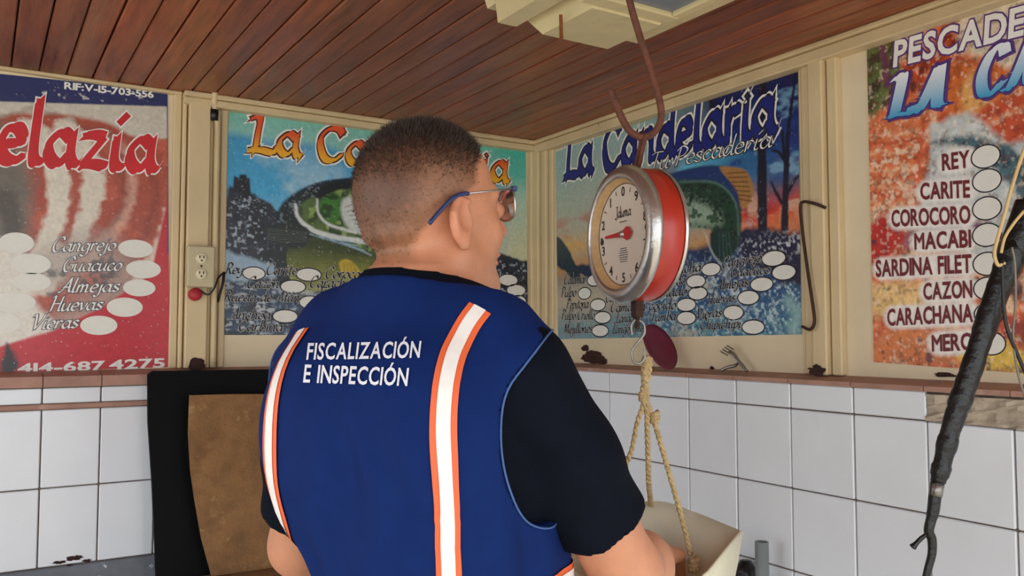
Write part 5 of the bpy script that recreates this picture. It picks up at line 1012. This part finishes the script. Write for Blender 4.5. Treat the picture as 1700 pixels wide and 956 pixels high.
# armhole piping follows the cut edge
fu = Field(fv.xs, fv.ys, fv.zs); fu.F = unc; V, Fc = fu.mesh(); b2 = BVHTree.FromPolygons([tuple(q) for q in V], [tuple(int(i) for i in f) for f in Fc])
for s_ in (1, -1):
    pts = []
    for t in np.linspace(0, 2 * math.pi, 72, endpoint=False):
        y_, z_ = AHY + ARY * 1.03 * math.cos(t), AHZ + ARZ * 1.03 * math.sin(t); loc, nor, i, dd = b2.ray_cast(Vector((s_ * .6, y_, z_)), Vector((-s_, 0, 0)))
        if loc is not None and abs(loc.x) > .075: pts.append(np.array(loc) + np.array([s_ * .001, 0, 0]))
    P_ = toW(np.array(pts)); obj('armhole_piping', *tube(P_, .0013, 6, len(pts) > 70), 'piping', man, True)
# trousers, shoes
ft = Field(seg_axis((-.26, .26, .012)), seg_axis((-.24, .24, .012)), seg_axis((.04, 1.0, .012)))
ft.op((-.3, -.3, .8), (.3, .3, 1.0), torso, .02); ft.ell((0, .0, .87), (.17, .12, .10), .03)
for s_ in (1, -1): hp, kn, an = np.array([s_ * .09, .0, .86]), np.array([s_ * .11, .02, .48]), np.array([s_ * .12, -.01, .08]); ft.cone(hp, kn, .092, .066, .03); ft.cone(kn, an, .066, .056, .02)
ft.F -= .012; cut_plane(ft, (0, 0, .99), (0, 0, 1)); cut_plane(ft, (0, 0, .06), (0, 0, -1)); V, Fc = ft.mesh(); obj('trousers', toW(relax(V, Fc)), Fc, 'trousers', man, True)
for s_ in (1, -1):
    q = Field(seg_axis((s_ * .125 - .08, s_ * .125 + .08, .006)), seg_axis((-.12, .24, .006)), seg_axis((-.01, .16, .006))); q.cone((s_ * .12, -.03, .05), (s_ * .135, .13, .035), .046, .042, .02); q.cone((s_ * .12, -.02, .06), (s_ * .12, -.015, .11), .045, .046, .02); cut_plane(q, (0, 0, .018), (0, 0, -1)); cut_plane(q, (0, 0, .13), (0, 0, 1)); V, Fc = q.mesh(); shoe = obj('shoe', toW(relax(V, Fc)), Fc, 'shoe', man, True)
    t = np.arange(28) * 2 * math.pi / 28; P_ = toW(np.c_[s_ * .128 + .046 * np.cos(t), .05 + .135 * np.sin(t), 0 * t + .001]); obj('sole', *slab(P_, np.array([0, 0, .018])), 'sole', shoe)
# glasses
gl = lambda *p: toW(hd(*p))
eg = obj('glasses', *join(tube(smooth_path([gl(-.008, .096, .014), gl(-.004, .099, .018), gl(.004, .099, .018), gl(.008, .096, .014)]), .0014, 8), tube([gl(.0845, -.008, .0145), gl(.070, .078, .026)], .0013, 8), tube([gl(-.0845, -.008, .0145), gl(-.070, .078, .026)], .0013, 8)), 'chrome', man, True); eg['label'] = 'thin metal framed spectacles with blue temple tips'
for s_ in (1, -1):
    obj('temple_tip', *tube(smooth_path([gl(s_ * .081, -.060, -.022), gl(s_ * .083, -.044, -.006), gl(s_ * .0855, -.028, .008), gl(s_ * .0855, -.012, .0142), gl(s_ * .0845, -.004, .0145)]), .0028, 8), 'bluetip', eg, True)
    t = np.arange(32) * 2 * math.pi / 32; ex = np.sign(np.cos(t)) * np.abs(np.cos(t)) ** .7; ez = np.sign(np.sin(t)) * np.abs(np.sin(t)) ** .7; L3 = np.array([gl(s_ * .0365 + .0275 * a, .0985 - .014 * (abs(s_ * .0365 + .0275 * a) / .064) ** 1.6, .0085 + .0205 * b) for a, b in zip(ex, ez)])
    obj('lens_rim', *tube(L3, .0016, 8, True), 'chrome', eg, True); obj('lens', *slab(L3, Fv * .0012), 'glass', eg)
    obj('hinge', *box(gl(s_ * .0690, .080, .0258) - .0035, gl(s_ * .0690, .080, .0258) + .0035, .001), 'bluetip', eg)
